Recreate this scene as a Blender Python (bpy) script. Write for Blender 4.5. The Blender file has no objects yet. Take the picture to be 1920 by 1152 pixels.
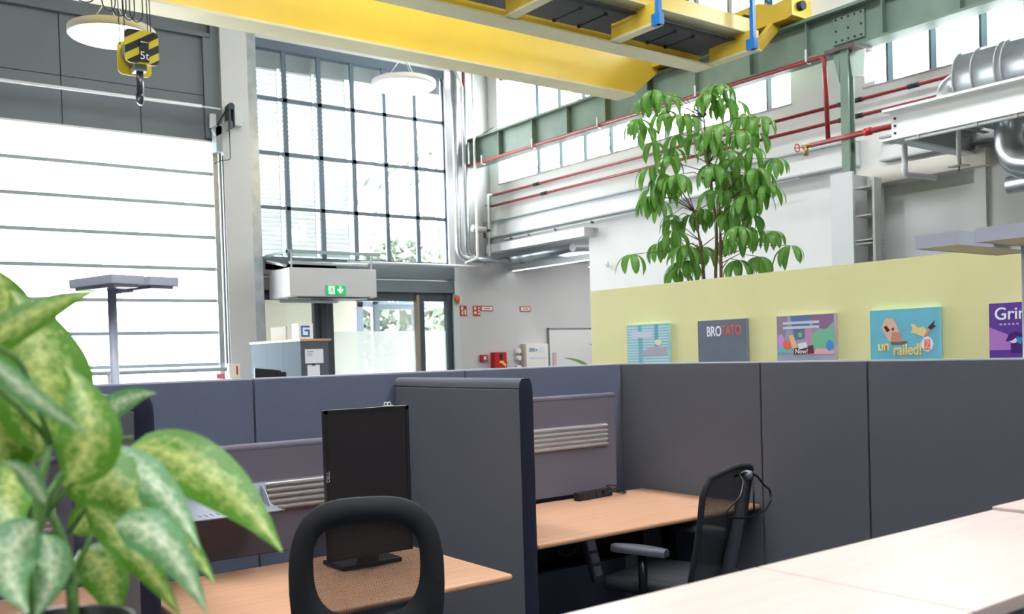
import bpy, bmesh, math, random
from mathutils import Vector, Matrix
random.seed(7)
SC = bpy.context.scene
COL = SC.collection
PI = math.pi

# ------------------------------------------------------------------ camera
F_PX = 1776.0
CAM_LOC = Vector((0.0, 0.0, 1.52))
YAW, PITCH, ROLL = math.radians(36.6), math.atan2(41, F_PX), math.radians(1.68)
fw0 = Vector((math.sin(YAW), math.cos(YAW), 0)); r0 = Vector((math.cos(YAW), -math.sin(YAW), 0)); up = Vector((0, 0, 1))
fw = fw0 * math.cos(PITCH) - up * math.sin(PITCH)
u0 = fw0 * math.sin(PITCH) + up * math.cos(PITCH)
cr = r0 * math.cos(ROLL) - u0 * math.sin(ROLL)
cu = r0 * math.sin(ROLL) + u0 * math.cos(ROLL)
cd = bpy.data.cameras.new('camera'); cam = bpy.data.objects.new('camera', cd); COL.objects.link(cam)
M = Matrix((cr, cu, -fw)).transposed().to_4x4(); M.translation = CAM_LOC
cam.matrix_world = M
cd.sensor_fit = 'HORIZONTAL'; cd.sensor_width = 36.0; cd.lens = F_PX / 1920 * 36
cd.shift_x = 0; cd.shift_y = (705 - 576) / 1920.0
cd.clip_start = 0.05; cd.clip_end = 300
cd.dof.use_dof = True; cd.dof.focus_distance = 4.6; cd.dof.aperture_fstop = 4.6
SC.camera = cam

# ------------------------------------------------------------------ world, light, exposure
SC.view_settings.view_transform = 'Standard'; SC.view_settings.look = 'None'
SC.view_settings.gamma = 1.0; SC.view_settings.use_curve_mapping = False
SC.view_settings.exposure = 0.30
try:
    SC.cycles.use_denoising = True
    SC.cycles.max_bounces = 10; SC.cycles.diffuse_bounces = 6; SC.cycles.transparent_max_bounces = 24
    SC.cycles.sample_clamp_indirect = 6.0
except Exception: pass
W = bpy.data.worlds.new('overcast'); SC.world = W; W.use_nodes = True
nt = W.node_tree; bg = nt.nodes['Background']
bg.inputs['Color'].default_value = (0.93, 0.97, 1.0, 1); bg.inputs['Strength'].default_value = 16.0

def area(name, loc, rot, sx, sy, power=None, color=(1, 1, 1), portal=False):
    l = bpy.data.lights.new(name, 'AREA'); l.shape = 'RECTANGLE'; l.size = sx; l.size_y = sy; l.color = color
    if power: l.energy = power
    if portal: l.cycles.is_portal = True
    o = bpy.data.objects.new(name, l); COL.objects.link(o); o.location = loc; o.rotation_euler = rot
    return o
# daylight through the roof glazing (one lamp in each skylight opening)
area('skylight_light', (-1.5, 1.5, 8.55), (0, 0, 0), 1.2, 15.0, 75, (0.86, 0.93, 1.0))
area('skylight_light', (5.0, 1.5, 8.55), (0, 0, 0), 1.2, 15.0, 75, (0.86, 0.93, 1.0))
# portals: where sky light enters
area('gate_portal', (2.75, 14.25, 2.4), (math.radians(-90), 0, 0), 4.4, 4.8, portal=True)
area('window_portal', (7.4, 14.3, 4.8), (math.radians(-90), 0, 0), 3.6, 3.4, portal=True)
area('side_window_portal', (10.4, 10.6, 5.5), (0, math.radians(90), 0), 2.0, 6.3, portal=True)
area('side_window_portal', (10.4, 5.5, 5.5), (0, math.radians(90), 0), 2.0, 1.8, portal=True)

# ------------------------------------------------------------------ helpers
def s2l(c):
    c = c / 255.0
    return c / 12.92 if c <= 0.04045 else ((c + 0.055) / 1.055) ** 2.4
def rgb(r, g, b): return (s2l(r), s2l(g), s2l(b), 1)
MATS = {}
def mat(name, col, rough=0.6, metal=0.0, noise=0.0, nscale=20.0, bump=0.0, bscale=200.0, spec=0.5, emit=None, coat=0.0, stretch=None):
    if name in MATS: return MATS[name]
    m = bpy.data.materials.new(name); m.use_nodes = True; n = m.node_tree; b = n.nodes['Principled BSDF']
    b.inputs['Base Color'].default_value = col; b.inputs['Roughness'].default_value = rough
    b.inputs['Metallic'].default_value = metal; b.inputs['Specular IOR Level'].default_value = spec
    b.inputs['Coat Weight'].default_value = coat; b.inputs['Coat Roughness'].default_value = 0.06
    if emit:
        b.inputs['Emission Color'].default_value = emit[0]; b.inputs['Emission Strength'].default_value = emit[1]
    tc = None
    if noise > 0 or bump > 0:
        tc = n.nodes.new('ShaderNodeTexCoord'); mp = n.nodes.new('ShaderNodeMapping')
        n.links.new(tc.outputs['Object'], mp.inputs['Vector'])
        if stretch: mp.inputs['Scale'].default_value = stretch
    if noise > 0:
        t = n.nodes.new('ShaderNodeTexNoise'); t.inputs['Scale'].default_value = nscale; t.inputs['Detail'].default_value = 4
        n.links.new(mp.outputs[0], t.inputs['Vector'])
        r = n.nodes.new('ShaderNodeValToRGB')
        r.color_ramp.elements[0].position = 0.3; r.color_ramp.elements[1].position = 0.7
        r.color_ramp.elements[0].color = tuple(c * (1 - noise) for c in col[:3]) + (1,)
        r.color_ramp.elements[1].color = tuple(min(1, c * (1 + noise)) for c in col[:3]) + (1,)
        n.links.new(t.outputs['Fac'], r.inputs['Fac']); n.links.new(r.outputs['Color'], b.inputs['Base Color'])
    if bump > 0:
        t2 = n.nodes.new('ShaderNodeTexNoise'); t2.inputs['Scale'].default_value = bscale; t2.inputs['Detail'].default_value = 2
        n.links.new(mp.outputs[0], t2.inputs['Vector'])
        bp = n.nodes.new('ShaderNodeBump'); bp.inputs['Strength'].default_value = bump; bp.inputs['Distance'].default_value = 0.002
        n.links.new(t2.outputs['Fac'], bp.inputs['Height']); n.links.new(bp.outputs['Normal'], b.inputs['Normal'])
    MATS[name] = m; return m

def mat_glass(name, tint=(1, 1, 1, 1), gloss=0.06):
    m = bpy.data.materials.new(name); m.use_nodes = True; n = m.node_tree; n.nodes.clear()
    o = n.nodes.new('ShaderNodeOutputMaterial'); t = n.nodes.new('ShaderNodeBsdfTransparent'); g = n.nodes.new('ShaderNodeBsdfGlossy')
    t.inputs['Color'].default_value = tint; g.inputs['Roughness'].default_value = 0.03
    x = n.nodes.new('ShaderNodeMixShader'); x.inputs['Fac'].default_value = gloss
    n.links.new(t.outputs[0], x.inputs[1]); n.links.new(g.outputs[0], x.inputs[2]); n.links.new(x.outputs[0], o.inputs['Surface'])
    MATS[name] = m; return m
def mat_veil(name, clear, col=(0.9, 0.93, 0.93, 1), clearcol=(1, 1, 1, 1)):
    """translucent sheet: part clear, part scattering through"""
    m = bpy.data.materials.new(name); m.use_nodes = True; n = m.node_tree; n.nodes.clear()
    o = n.nodes.new('ShaderNodeOutputMaterial'); t = n.nodes.new('ShaderNodeBsdfTransparent'); g = n.nodes.new('ShaderNodeBsdfTranslucent')
    t.inputs['Color'].default_value = clearcol
    d = n.nodes.new('ShaderNodeBsdfDiffuse'); d.inputs['Color'].default_value = col; g.inputs['Color'].default_value = col
    y = n.nodes.new('ShaderNodeMixShader'); y.inputs['Fac'].default_value = 0.4
    n.links.new(g.outputs[0], y.inputs[1]); n.links.new(d.outputs[0], y.inputs[2])
    x = n.nodes.new('ShaderNodeMixShader'); x.inputs['Fac'].default_value = 1 - clear
    n.links.new(t.outputs[0], x.inputs[1]); n.links.new(y.outputs[0], x.inputs[2]); n.links.new(x.outputs[0], o.inputs['Surface'])
    MATS[name] = m; return m
def mat_mesh(name, col, scale, open_=0.45):
    """woven net with real holes"""
    m = bpy.data.materials.new(name); m.use_nodes = True; n = m.node_tree; n.nodes.clear()
    o = n.nodes.new('ShaderNodeOutputMaterial'); t = n.nodes.new('ShaderNodeBsdfTransparent')
    d = n.nodes.new('ShaderNodeBsdfPrincipled'); d.inputs['Base Color'].default_value = col; d.inputs['Roughness'].default_value = 0.6
    tc = n.nodes.new('ShaderNodeTexCoord'); mp = n.nodes.new('ShaderNodeMapping'); mp.inputs['Rotation'].default_value = (-PI / 2, 0, 0.6)
    v = n.nodes.new('ShaderNodeTexVoronoi'); v.voronoi_dimensions = '2D'; v.feature = 'F1'; v.inputs['Scale'].default_value = scale; v.inputs['Randomness'].default_value = 0.0
    c = n.nodes.new('ShaderNodeMath'); c.operation = 'GREATER_THAN'; c.inputs[1].default_value = open_
    n.links.new(tc.outputs['Object'], mp.inputs['Vector']); n.links.new(mp.outputs[0], v.inputs['Vector'])
    n.links.new(v.outputs['Distance'], c.inputs[0])
    x = n.nodes.new('ShaderNodeMixShader')
    n.links.new(c.outputs[0], x.inputs['Fac']); n.links.new(t.outputs[0], x.inputs[1]); n.links.new(d.outputs[0], x.inputs[2])
    n.links.new(x.outputs[0], o.inputs['Surface']); MATS[name] = m; return m
def mat_leaf(name, green, pale, amount, trans=0.35, dark=None):
    """leaf blade; UV u = -1..1 across, v = 0..1 along; mottled pale zone round the midrib"""
    m = bpy.data.materials.new(name); m.use_nodes = True; n = m.node_tree; n.nodes.clear()
    o = n.nodes.new('ShaderNodeOutputMaterial'); d = n.nodes.new('ShaderNodeBsdfPrincipled'); tr = n.nodes.new('ShaderNodeBsdfTranslucent')
    d.inputs['Roughness'].default_value = 0.38; d.inputs['Specular IOR Level'].default_value = 0.5
    uv = n.nodes.new('ShaderNodeUVMap'); sp = n.nodes.new('ShaderNodeSeparateXYZ')
    n.links.new(uv.outputs['UV'], sp.inputs[0])
    ns = n.nodes.new('ShaderNodeTexNoise'); ns.inputs['Scale'].default_value = 9.0; ns.inputs['Detail'].default_value = 6; ns.inputs['Roughness'].default_value = 0.65
    mp = n.nodes.new('ShaderNodeMapping'); mp.inputs['Scale'].default_value = (0.8, 1.6, 1)
    n.links.new(uv.outputs['UV'], mp.inputs['Vector']); n.links.new(mp.outputs[0], ns.inputs['Vector'])
    ab = n.nodes.new('ShaderNodeMath'); ab.operation = 'ABSOLUTE'
    su = n.nodes.new('ShaderNodeMath'); su.operation = 'SUBTRACT'; su.inputs[1].default_value = 0.5
    n.links.new(sp.outputs['X'], su.inputs[0]); n.links.new(su.outputs[0], ab.inputs[0])
    m1 = n.nodes.new('ShaderNodeMath'); m1.operation = 'MULTIPLY_ADD'; m1.inputs[1].default_value = -0.75; m1.inputs[2].default_value = amount
    n.links.new(ab.outputs[0], m1.inputs[0])
    ad = n.nodes.new('ShaderNodeMath'); ad.operation = 'ADD'; n.links.new(m1.outputs[0], ad.inputs[0]); n.links.new(ns.outputs['Fac'], ad.inputs[1])
    rp = n.nodes.new('ShaderNodeValToRGB'); e = rp.color_ramp.elements
    e[0].position = 0.44; e[0].color = green; e[1].position = 0.80; e[1].color = pale
    n.links.new(ad.outputs[0], rp.inputs['Fac'])
    n.links.new(rp.outputs['Color'], d.inputs['Base Color']); n.links.new(rp.outputs['Color'], tr.inputs['Color'])
    x = n.nodes.new('ShaderNodeMixShader'); x.inputs['Fac'].default_value = trans
    n.links.new(d.outputs[0], x.inputs[1]); n.links.new(tr.outputs[0], x.inputs[2]); n.links.new(x.outputs[0], o.inputs['Surface'])
    MATS[name] = m; return m

def tag(o, label=None, cat=None, group=None, kind=None):
    if label: o['label'] = label
    if cat: o['category'] = cat
    if group: o['group'] = group
    if kind: o['kind'] = kind
    return o
ORG = {}
def thing(name, label, cat, loc=(0, 0, 0), rz=0, group=None, kind=None, local=False):
    o = bpy.data.objects.new(name, None); o.empty_display_size = 0.1; COL.objects.link(o)
    o.location = loc; o.rotation_euler = (0, 0, rz)
    ORG[o.name] = Vector((0, 0, 0)) if local else Vector(loc)
    return tag(o, label, cat, group, kind)
def top_of(o):
    while o.parent: o = o.parent
    return o

class MB:
    def __init__(s): s.v = []; s.f = []; s.m = []; s.s = []; s.uv = {}
    def add(s, vs, fs, mi=0, smooth=False):
        b = len(s.v); s.v += [Vector(p) for p in vs]
        for f in fs: s.f.append([b + i for i in f]); s.m.append(mi); s.s.append(smooth)
        return b
    def box(s, x0, y0, z0, x1, y1, z1, mi=0):
        x0, x1 = min(x0, x1), max(x0, x1); y0, y1 = min(y0, y1), max(y0, y1); z0, z1 = min(z0, z1), max(z0, z1)
        s.add([(x0, y0, z0), (x1, y0, z0), (x1, y1, z0), (x0, y1, z0), (x0, y0, z1), (x1, y0, z1), (x1, y1, z1), (x0, y1, z1)],
              [(0, 3, 2, 1), (4, 5, 6, 7), (0, 1, 5, 4), (1, 2, 6, 5), (2, 3, 7, 6), (3, 0, 4, 7)], mi); return s
    def obox(s, c, ax, ay, az, mi=0):
        c = Vector(c); ax, ay, az = Vector(ax), Vector(ay), Vector(az)
        vs = [c + ax * i + ay * j + az * k for k in (-1, 1) for i, j in ((-1, -1), (1, -1), (1, 1), (-1, 1))]
        s.add(vs, [(0, 3, 2, 1), (4, 5, 6, 7), (0, 1, 5, 4), (1, 2, 6, 5), (2, 3, 7, 6), (3, 0, 4, 7)], mi); return s
    def prism(s, poly, ext, mi=0):
        poly = [Vector(p) for p in poly]; e = Vector(ext); n = len(poly)
        s.add(poly + [p + e for p in poly], [list(range(n))[::-1], list(range(n, 2 * n))] + [(i, (i + 1) % n, n + (i + 1) % n, n + i) for i in range(n)], mi); return s
    def poly(s, pts, mi=0): s.add(pts, [list(range(len(pts)))], mi); return s
    def tube(s, pts, r, n=10, mi=0, caps=True, closed=False):
        pts = [Vector(p) for p in pts]; N = len(pts); rs = r if isinstance(r, (list, tuple)) else [r] * N
        T = []
        for i in range(N):
            a = pts[(i - 1) % N] if (closed or i > 0) else pts[0]; b = pts[(i + 1) % N] if (closed or i < N - 1) else pts[-1]
            d = (b - a); T.append(d.normalized() if d.length > 1e-9 else Vector((0, 0, 1)))
        ref = Vector((0, 0, 1)) if abs(T[0].z) < 0.9 else Vector((1, 0, 0))
        u = T[0].cross(ref).normalized(); vs = []
        for i in range(N):
            u = (u - T[i] * u.dot(T[i])); u = u.normalized() if u.length > 1e-6 else T[i].orthogonal().normalized()
            w = T[i].cross(u)
            for k in range(n):
                a = 2 * PI * k / n; vs.append(pts[i] + (u * math.cos(a) + w * math.sin(a)) * rs[i])
        fs = []
        for i in range(N if closed else N - 1):
            j = (i + 1) % N
            for k in range(n): fs.append((i * n + k, i * n + (k + 1) % n, j * n + (k + 1) % n, j * n + k))
        b = s.add(vs, fs, mi, True)
        if caps and not closed:
            for idx in (list(range(n))[::-1], [(N - 1) * n + k for k in range(n)]):
                s.f.append([b + q for q in idx]); s.m.append(mi); s.s.append(False)
        return s
    def grid(s, P, mi=0, smooth=True, uvs=None):
        R, Cn = len(P), len(P[0]); b = s.add([p for row in P for p in row], [(i * Cn + j, i * Cn + j + 1, (i + 1) * Cn + j + 1, (i + 1) * Cn + j) for i in range(R - 1) for j in range(Cn - 1)], mi, smooth)
        if uvs:
            for i in range(R):
                for j in range(Cn): s.uv[b + i * Cn + j] = uvs[i][j]
        return s
    def lathe(s, prof, c, n=32, mi=0, axis='z', smooth=True):
        c = Vector(c); vs = []
        for r, h in prof:
            for k in range(n):
                a = 2 * PI * k / n
                p = {'z': (r * math.cos(a), r * math.sin(a), h), 'y': (r * math.cos(a), h, r * math.sin(a)), 'x': (h, r * math.cos(a), r * math.sin(a))}[axis]
                vs.append(c + Vector(p))
        fs = [(i * n + k, i * n + (k + 1) % n, (i + 1) * n + (k + 1) % n, (i + 1) * n + k) for i in range(len(prof) - 1) for k in range(n)]
        b = s.add(vs, fs, mi, smooth)
        if prof[0][0] > 1e-6: s.f.append([b + k for k in range(n)][::-1]); s.m.append(mi); s.s.append(False)
        if prof[-1][0] > 1e-6: s.f.append([b + (len(prof) - 1) * n + k for k in range(n)]); s.m.append(mi); s.s.append(False)
        return s
    def build(s, name, mats, parent=None, base=None, bevel=0, seg=2, label=None, cat=None, group=None, kind=None, solid=0, subd=0):
        if not isinstance(mats, (list, tuple)): mats = [mats]
        if parent is not None: org = ORG[top_of(parent).name]
        else: org = Vector(base) if base is not None else Vector((0, 0, 0))
        me = bpy.data.meshes.new(name); me.from_pydata([tuple(p - org) for p in s.v], [], s.f)
        for m in mats: me.materials.append(m)
        me.polygons.foreach_set('material_index', s.m); me.polygons.foreach_set('use_smooth', s.s)
        if s.uv:
            l = me.uv_layers.new(name='UVMap')
            for lp in me.loops: l.data[lp.index].uv = s.uv.get(lp.vertex_index, (0.5, 0.5))
        bm = bmesh.new(); bm.from_mesh(me)
        if not s.uv and not solid: bmesh.ops.recalc_face_normals(bm, faces=bm.faces)
        bm.to_mesh(me); bm.free(); me.update()
        o = bpy.data.objects.new(name, me); COL.objects.link(o)
        if parent is not None: o.parent = parent
        else: o.location = org; ORG[o.name] = org
        if solid:
            md = o.modifiers.new('solid', 'SOLIDIFY'); md.thickness = solid; md.offset = 0
        if bevel:
            md = o.modifiers.new('bevel', 'BEVEL'); md.width = bevel; md.segments = seg; md.limit_method = 'ANGLE'; md.angle_limit = math.radians(40)
            for p in me.polygons: p.use_smooth = True
            w = o.modifiers.new('wn', 'WEIGHTED_NORMAL'); w.keep_sharp = True
        if subd:
            md = o.modifiers.new('sub', 'SUBSURF'); md.levels = subd; md.render_levels = subd
        return tag(o, label, cat, group, kind)

def B(x0, y0, z0, x1, y1, z1): return MB().box(x0, y0, z0, x1, y1, z1)
def arc(pts, r=0.1, k=6):
    """round the corners of a polyline"""
    pts = [Vector(p) for p in pts]; out = [pts[0]]
    for i in range(1, len(pts) - 1):
        a, b, c = pts[i - 1], pts[i], pts[i + 1]; d1 = (a - b); d2 = (c - b)
        q = min(r, d1.length * 0.45, d2.length * 0.45); p1 = b + d1.normalized() * q; p2 = b + d2.normalized() * q
        for j in range(k + 1):
            t = j / k; out.append(p1 * (1 - t) ** 2 + b * 2 * t * (1 - t) + p2 * t * t)
    out.append(pts[-1]); return out
def text(name, body, size, loc, rot, m, parent, ext=0.001, align='CENTER', shear=0, sx=1.0, bold=0.0):
    c = bpy.data.curves.new(name, 'FONT'); c.body = body; c.size = size; c.extrude = ext; c.align_x = align; c.align_y = 'CENTER'
    c.shear = shear; c.offset = bold; c.materials.append(m)
    o = bpy.data.objects.new(name, c); COL.objects.link(o); o.parent = parent
    bpy.context.view_layer.update()
    me = bpy.data.meshes.new_from_object(o.evaluated_get(bpy.context.evaluated_depsgraph_get())); bpy.data.objects.remove(o)
    if not me.materials: me.materials.append(m)
    o = bpy.data.objects.new(name, me); COL.objects.link(o); o.parent = parent
    o.location = Vector(loc) - ORG[top_of(parent).name]; o.rotation_euler = rot; o.scale = (sx, 1, 1)
    return o
R_X = (PI / 2, 0, -PI / 2)   # lettering on a face looking to -X
R_Y = (PI / 2, 0, 0)         # lettering on a face looking to -Y

# ------------------------------------------------------------------ materials
white = mat('white_paint', rgb(228, 228, 226), 0.7, noise=0.03, nscale=1.5, bump=0.25, bscale=12)
white2 = mat('white_smooth', rgb(232, 232, 232), 0.5)
whitemetal = mat('white_steel', rgb(226, 227, 227), 0.4)
greywall = mat('grey_wall', rgb(206, 206, 206), 0.7, noise=0.03, nscale=1.5)
clad = mat('slate_cladding', rgb(104, 113, 119), 0.55, noise=0.05, nscale=2)
darksteel = mat('dark_window_steel', rgb(92, 106, 120), 0.45)
darkframe = mat('anthracite_frame', rgb(58, 68, 78), 0.4)
railgrey = mat('gate_rail', rgb(168, 178, 184), 0.45)
steel = mat('galvanised', rgb(188, 194, 198), 0.34, metal=0.85, noise=0.12, nscale=6, bump=0.1, bscale=40)
alu = mat('aluminium', rgb(222, 220, 220), 0.3, metal=0.6)
alupaint = mat('silver_paint', rgb(182, 185, 198), 0.4)
green = mat('sage_green_paint', rgb(112, 132, 118), 0.5, noise=0.14, nscale=3, stretch=(6, 1, .6))
yellow = mat('crane_yellow', rgb(222, 188, 70), 0.30, noise=0.04, nscale=2)
yellow2 = mat('crane_flange', rgb(216, 207, 164), 0.5, noise=0.06, nscale=2)
red = mat('oxide_red', rgb(142, 40, 44), 0.4, noise=0.1, nscale=8)
brightred = mat('signal_red', rgb(198, 28, 36), 0.4)
blue = mat('rail_blue', rgb(24, 110, 178), 0.4)
black = mat('black_plastic', rgb(26, 26, 28), 0.45)
blackmetal = mat('black_metal', rgb(22, 22, 24), 0.3, metal=0.3)
rubber = mat('dark_rubber', rgb(36, 38, 42), 0.7)
fabric = mat('anthracite_fabric', rgb(106, 112, 132), 0.9, noise=0.14, nscale=700, bump=0.5, bscale=900, spec=0.25)
fabric2 = mat('charcoal_fabric', rgb(98, 100, 107), 0.85, noise=0.14, nscale=700, bump=0.5, bscale=900, spec=0.3)
fabric3 = mat('plum_grey_fabric', rgb(110, 106, 118), 0.9, noise=0.12, nscale=700, bump=0.5, bscale=900, spec=0.25)
navy = mat('navy_edge_fabric', rgb(38, 40, 56), 0.9, noise=0.1, nscale=700, bump=0.4, bscale=900, spec=0.2)
paleedge = mat('pale_edge_trim', rgb(196, 198, 206), 0.5)
beech = mat('beech_laminate', rgb(198, 152, 120), 0.38, noise=0.09, nscale=3.0, stretch=(1.2, 14, 1))
beechedge = mat('beech_edge', rgb(214, 164, 116), 0.4, noise=0.06, nscale=6)
beechlit = mat('lit_beech_laminate', rgb(198, 180, 171), 0.33, noise=0.05, nscale=3.0, stretch=(1.0, 10, 1))  # desk beech lightened: strong light on the sideboards put into the colour
yellowwall = mat('lime_paint', rgb(229, 223, 161), 0.7, noise=0.02, nscale=3)
carpet = mat('blue_grey_carpet', rgb(70, 76, 92), 0.95, noise=0.2, nscale=150, bump=0.6, bscale=300)
screenm = mat('screen_black', rgb(36, 34, 37), 0.35)
cream = mat('cream_panel', rgb(238, 232, 214), 0.7)
cabgrey = mat('cabinet_grey', rgb(104, 114, 122), 0.95, spec=0.03)
cabdark = mat('cabinet_anthracite', rgb(84, 90, 98), 0.5)
paper = mat('paper', rgb(242, 242, 245), 0.7)
inkgrey = mat('ink_grey', rgb(120, 122, 130), 0.7)
ink = mat('ink', rgb(40, 42, 50), 0.7)
bluelogo = mat('logo_blue', rgb(24, 112, 190), 0.5)
exitgreen = mat('exit_green', rgb(0, 168, 96), 0.4, emit=(rgb(0, 180, 100), 0.5))
exitwhite = mat('exit_white', rgb(250, 255, 250), 0.4, emit=((0.9, 1, 0.93, 1), 0.25))
lampface = mat('lamp_face', (1, 1, 1, 1), 0.5, emit=((1, 0.98, 0.95, 1), 5.0))
lampface2 = mat('lamp_face_soft', (1, 1, 1, 1), 0.5, emit=((0.97, 0.98, 1, 1), 4.0))
orange = mat('beacon_orange', rgb(232, 96, 24), 0.35)
grating = mat('grating_steel', rgb(96, 98, 100), 0.5, metal=0.4)
bark = mat('bark', rgb(112, 88, 66), 0.8, noise=0.2, nscale=20)
soil = mat('soil', rgb(92, 66, 46), 0.95, noise=0.4, nscale=60, bump=0.8, bscale=90)
outwall = mat('outdoor_plaster', rgb(236, 234, 230), 0.8)
outdark = mat('outdoor_opening', rgb(150, 156, 164), 0.5)
outground = mat('outdoor_paving', rgb(205, 203, 198), 0.9, noise=0.05, nscale=1)
outtree = mat('outdoor_foliage', rgb(84, 92, 80), 0.9, noise=0.2, nscale=3)
glass = mat_glass('clear_glass', (0.97, 0.99, 0.98, 1), 0.05)
glasscan = mat_glass('canopy_glass', (0.80, 0.88, 0.88, 1), 0.18)
gatepane = mat_veil('gate_polycarbonate', 0.86, (0.5, 0.55, 0.55, 1))
frost = mat_veil('frosted_film', 0.45, (0.93, 0.95, 0.95, 1))
blindm = mat_veil('blind_slat', 0.06, (0.42, 0.43, 0.44, 1))
chairmesh = mat_mesh('chair_net', rgb(20, 18, 18), 240, 0.35)
chairmesh2 = mat_mesh('chair_net_dense', rgb(46, 45, 46), 240, 0.20)
treeleaf = mat_leaf('umbrella_tree_leaf', rgb(100, 150, 62), rgb(150, 192, 96), 0.08, 0.5)
dieff = mat_leaf('dumb_cane_leaf', rgb(92, 146, 44), rgb(220, 228, 140), 0.19, 0.34)
dieff2 = mat_leaf('dumb_cane_leaf_cool', rgb(96, 150, 92), rgb(226, 236, 200), 0.19, 0.30)
stemm = mat('plant_stem', rgb(88, 132, 60), 0.5, noise=0.15, nscale=30)

# ================================================================== THE SETTING
YB, XR = 14.0, 10.02
B(-8, -7, -0.2, 16.5, YB + 0.3, 0).build('floor', carpet, kind='structure')
c = MB()
for x0, x1 in ((-8, -2.7), (-0.3, 3.8), (6.2, 10.4), (-2.7, -2.1), (-0.9, -0.3), (3.8, 4.4), (5.6, 6.2)): c.box(x0, -7, 8.5, x1, 14.3, 8.7)
for x0, x1 in ((-2.7, -0.3), (3.8, 6.2)): c.box(x0, -7, 8.5, x1, -6, 8.7); c.box(x0, 9, 8.5, x1, 14.3, 8.7)
c.build('ceiling', mat('ceiling_grey', rgb(150, 150, 150), .8), kind='structure')
# back wall
w = MB()
w.box(-8, YB, 0, 0.4, YB + 0.3, 8.5)                       # left of the gate
w.box(5.10, YB - 0.08, 0, 5.51, YB + 0.3, 8.5)             # white pier between gate and window
w.box(5.51, YB + 0.02, 6.50, 9.30, YB + 0.3, 8.5)
w.box(9.17, YB, 0, XR + 0.3, YB + 0.3, 3.12); w.box(9.24, YB, 3.12, XR + 0.3, YB + 0.3, 8.5)
wall = w.build('wall_back', [greywall], kind='structure')
w = MB(); w.box(0.4, YB + 0.1, 6.35, 5.1, YB + 0.3, 8.5); w.box(0.4, YB - 0.05, 6.34, 4.96, YB + 0.1, 6.40)
for i in range(5):
    x0 = 0.83 + 1.04 * i; x1 = x0 + 1.04
    x0 = max(x0, 0.4) + 0.006
    for z0, z1 in ((4.82, 5.485), (5.495, 6.34)): w.box(x0, YB + 0.02, z0, min(x1 - 0.006, 4.95), YB + 0.12, z1)
w.box(0.4, YB + 0.12, 4.8, 5.1, YB + 0.3, 6.4); w.build('wall_cladding', clad, kind='structure')
MB().box(4.98, YB - 0.02, 4.8, 5.10, YB + 0.2, 6.6).box(4.86, YB - 0.03, 4.86, 4.98, YB + 0.03, 6.36).build('trim_1', clad, kind='structure')
w = MB()                                                     # grey beams over the entrance doors
w.box(5.60, YB - 0.02, 2.62, 9.17, YB + 0.2, 2.82); w.box(5.60, YB - 0.05, 2.85, 9.17, YB + 0.2, 3.11)
w.build('trim_2', clad, kind='structure')
MB().box(5.515, YB - 0.06, 0, 5.66, YB + 0.3, 6.6).build('trim_3', steel, kind='structure')
MB().box(9.17, YB - 0.05, 2.58, 9.27, YB, 3.12).box(9.14, YB - 0.03, 0.0, 9.26, YB, 2.5).build('trim_4', mat('pale_grey_paint', rgb(206, 214, 212), 0.5), kind='structure')
# big gridded window
win = thing('window_1', 'tall gridded steel window in the back wall beside the white pier', 'window', (7.37, YB, 3.13), kind='structure')
g = MB(); pitch = 0.59; X0 = 5.57
for k in range(7):
    x = X0 + pitch * k; g.box(x - 0.036, YB + 0.05, 3.10, x + 0.036, YB + 0.09, 6.46)
for z in (3.12, 3.91, 4.755, 5.60, 6.42): g.box(5.57, YB + 0.05, z - 0.03, 9.14, YB + 0.09, z + 0.03)
g.box(5.57, YB + 0.02, 6.36, 9.14, YB + 0.16, 6.50); g.box(9.11, YB, 3.10, 9.25, YB + 0.05, 6.5, 1)
g.build('window_frame', [darksteel, white2], win)
g = MB()
for k in range(6): g.box(X0 + pitch * k + 0.024, YB + 0.07, 3.14, X0 + pitch * (k + 1) - 0.024, YB + 0.073, 6.36)
g.build('glass', glass, win)
MB().box(5.57, YB + 0.2, 6.13, 9.14, YB + 0.36, 6.40).build('blind_box', mat('blind_box_grey', rgb(150, 156, 160), 0.6), win)
nm = ['nearest the white pier', 'in the middle of the three', 'beside the clear panes']
for k in range(3):
    b = MB(); x0 = X0 + pitch * k + 0.01; x1 = x0 + pitch - 0.05; z = 6.12
    while z > 3.16:
        b.obox(((x0 + x1) / 2, YB + 0.27, z), ((x1 - x0) / 2, 0, 0), (0, 0.010, 0.0365), (0, -0.0012, 0.0004)); b.box(x0, YB + 0.255, z - 0.034, x1, YB + 0.257, z - 0.028, 2); z -= 0.0725
    b.box(x1 - 0.012, YB + 0.245, 3.14, x1 + 0.004, YB + 0.26, 6.14, 1)
    b.build('window_blind', [blindm, mat('blind_rail', rgb(176, 196, 208), 0.5), mat('slat_lip', rgb(240, 240, 242), 0.6)], base=(x0, YB + 0.27, 3.14),
            label='white slatted outside blind lowered behind the gridded window, ' + nm[k], cat='blind', group='outside blinds on the gridded window')
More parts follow.
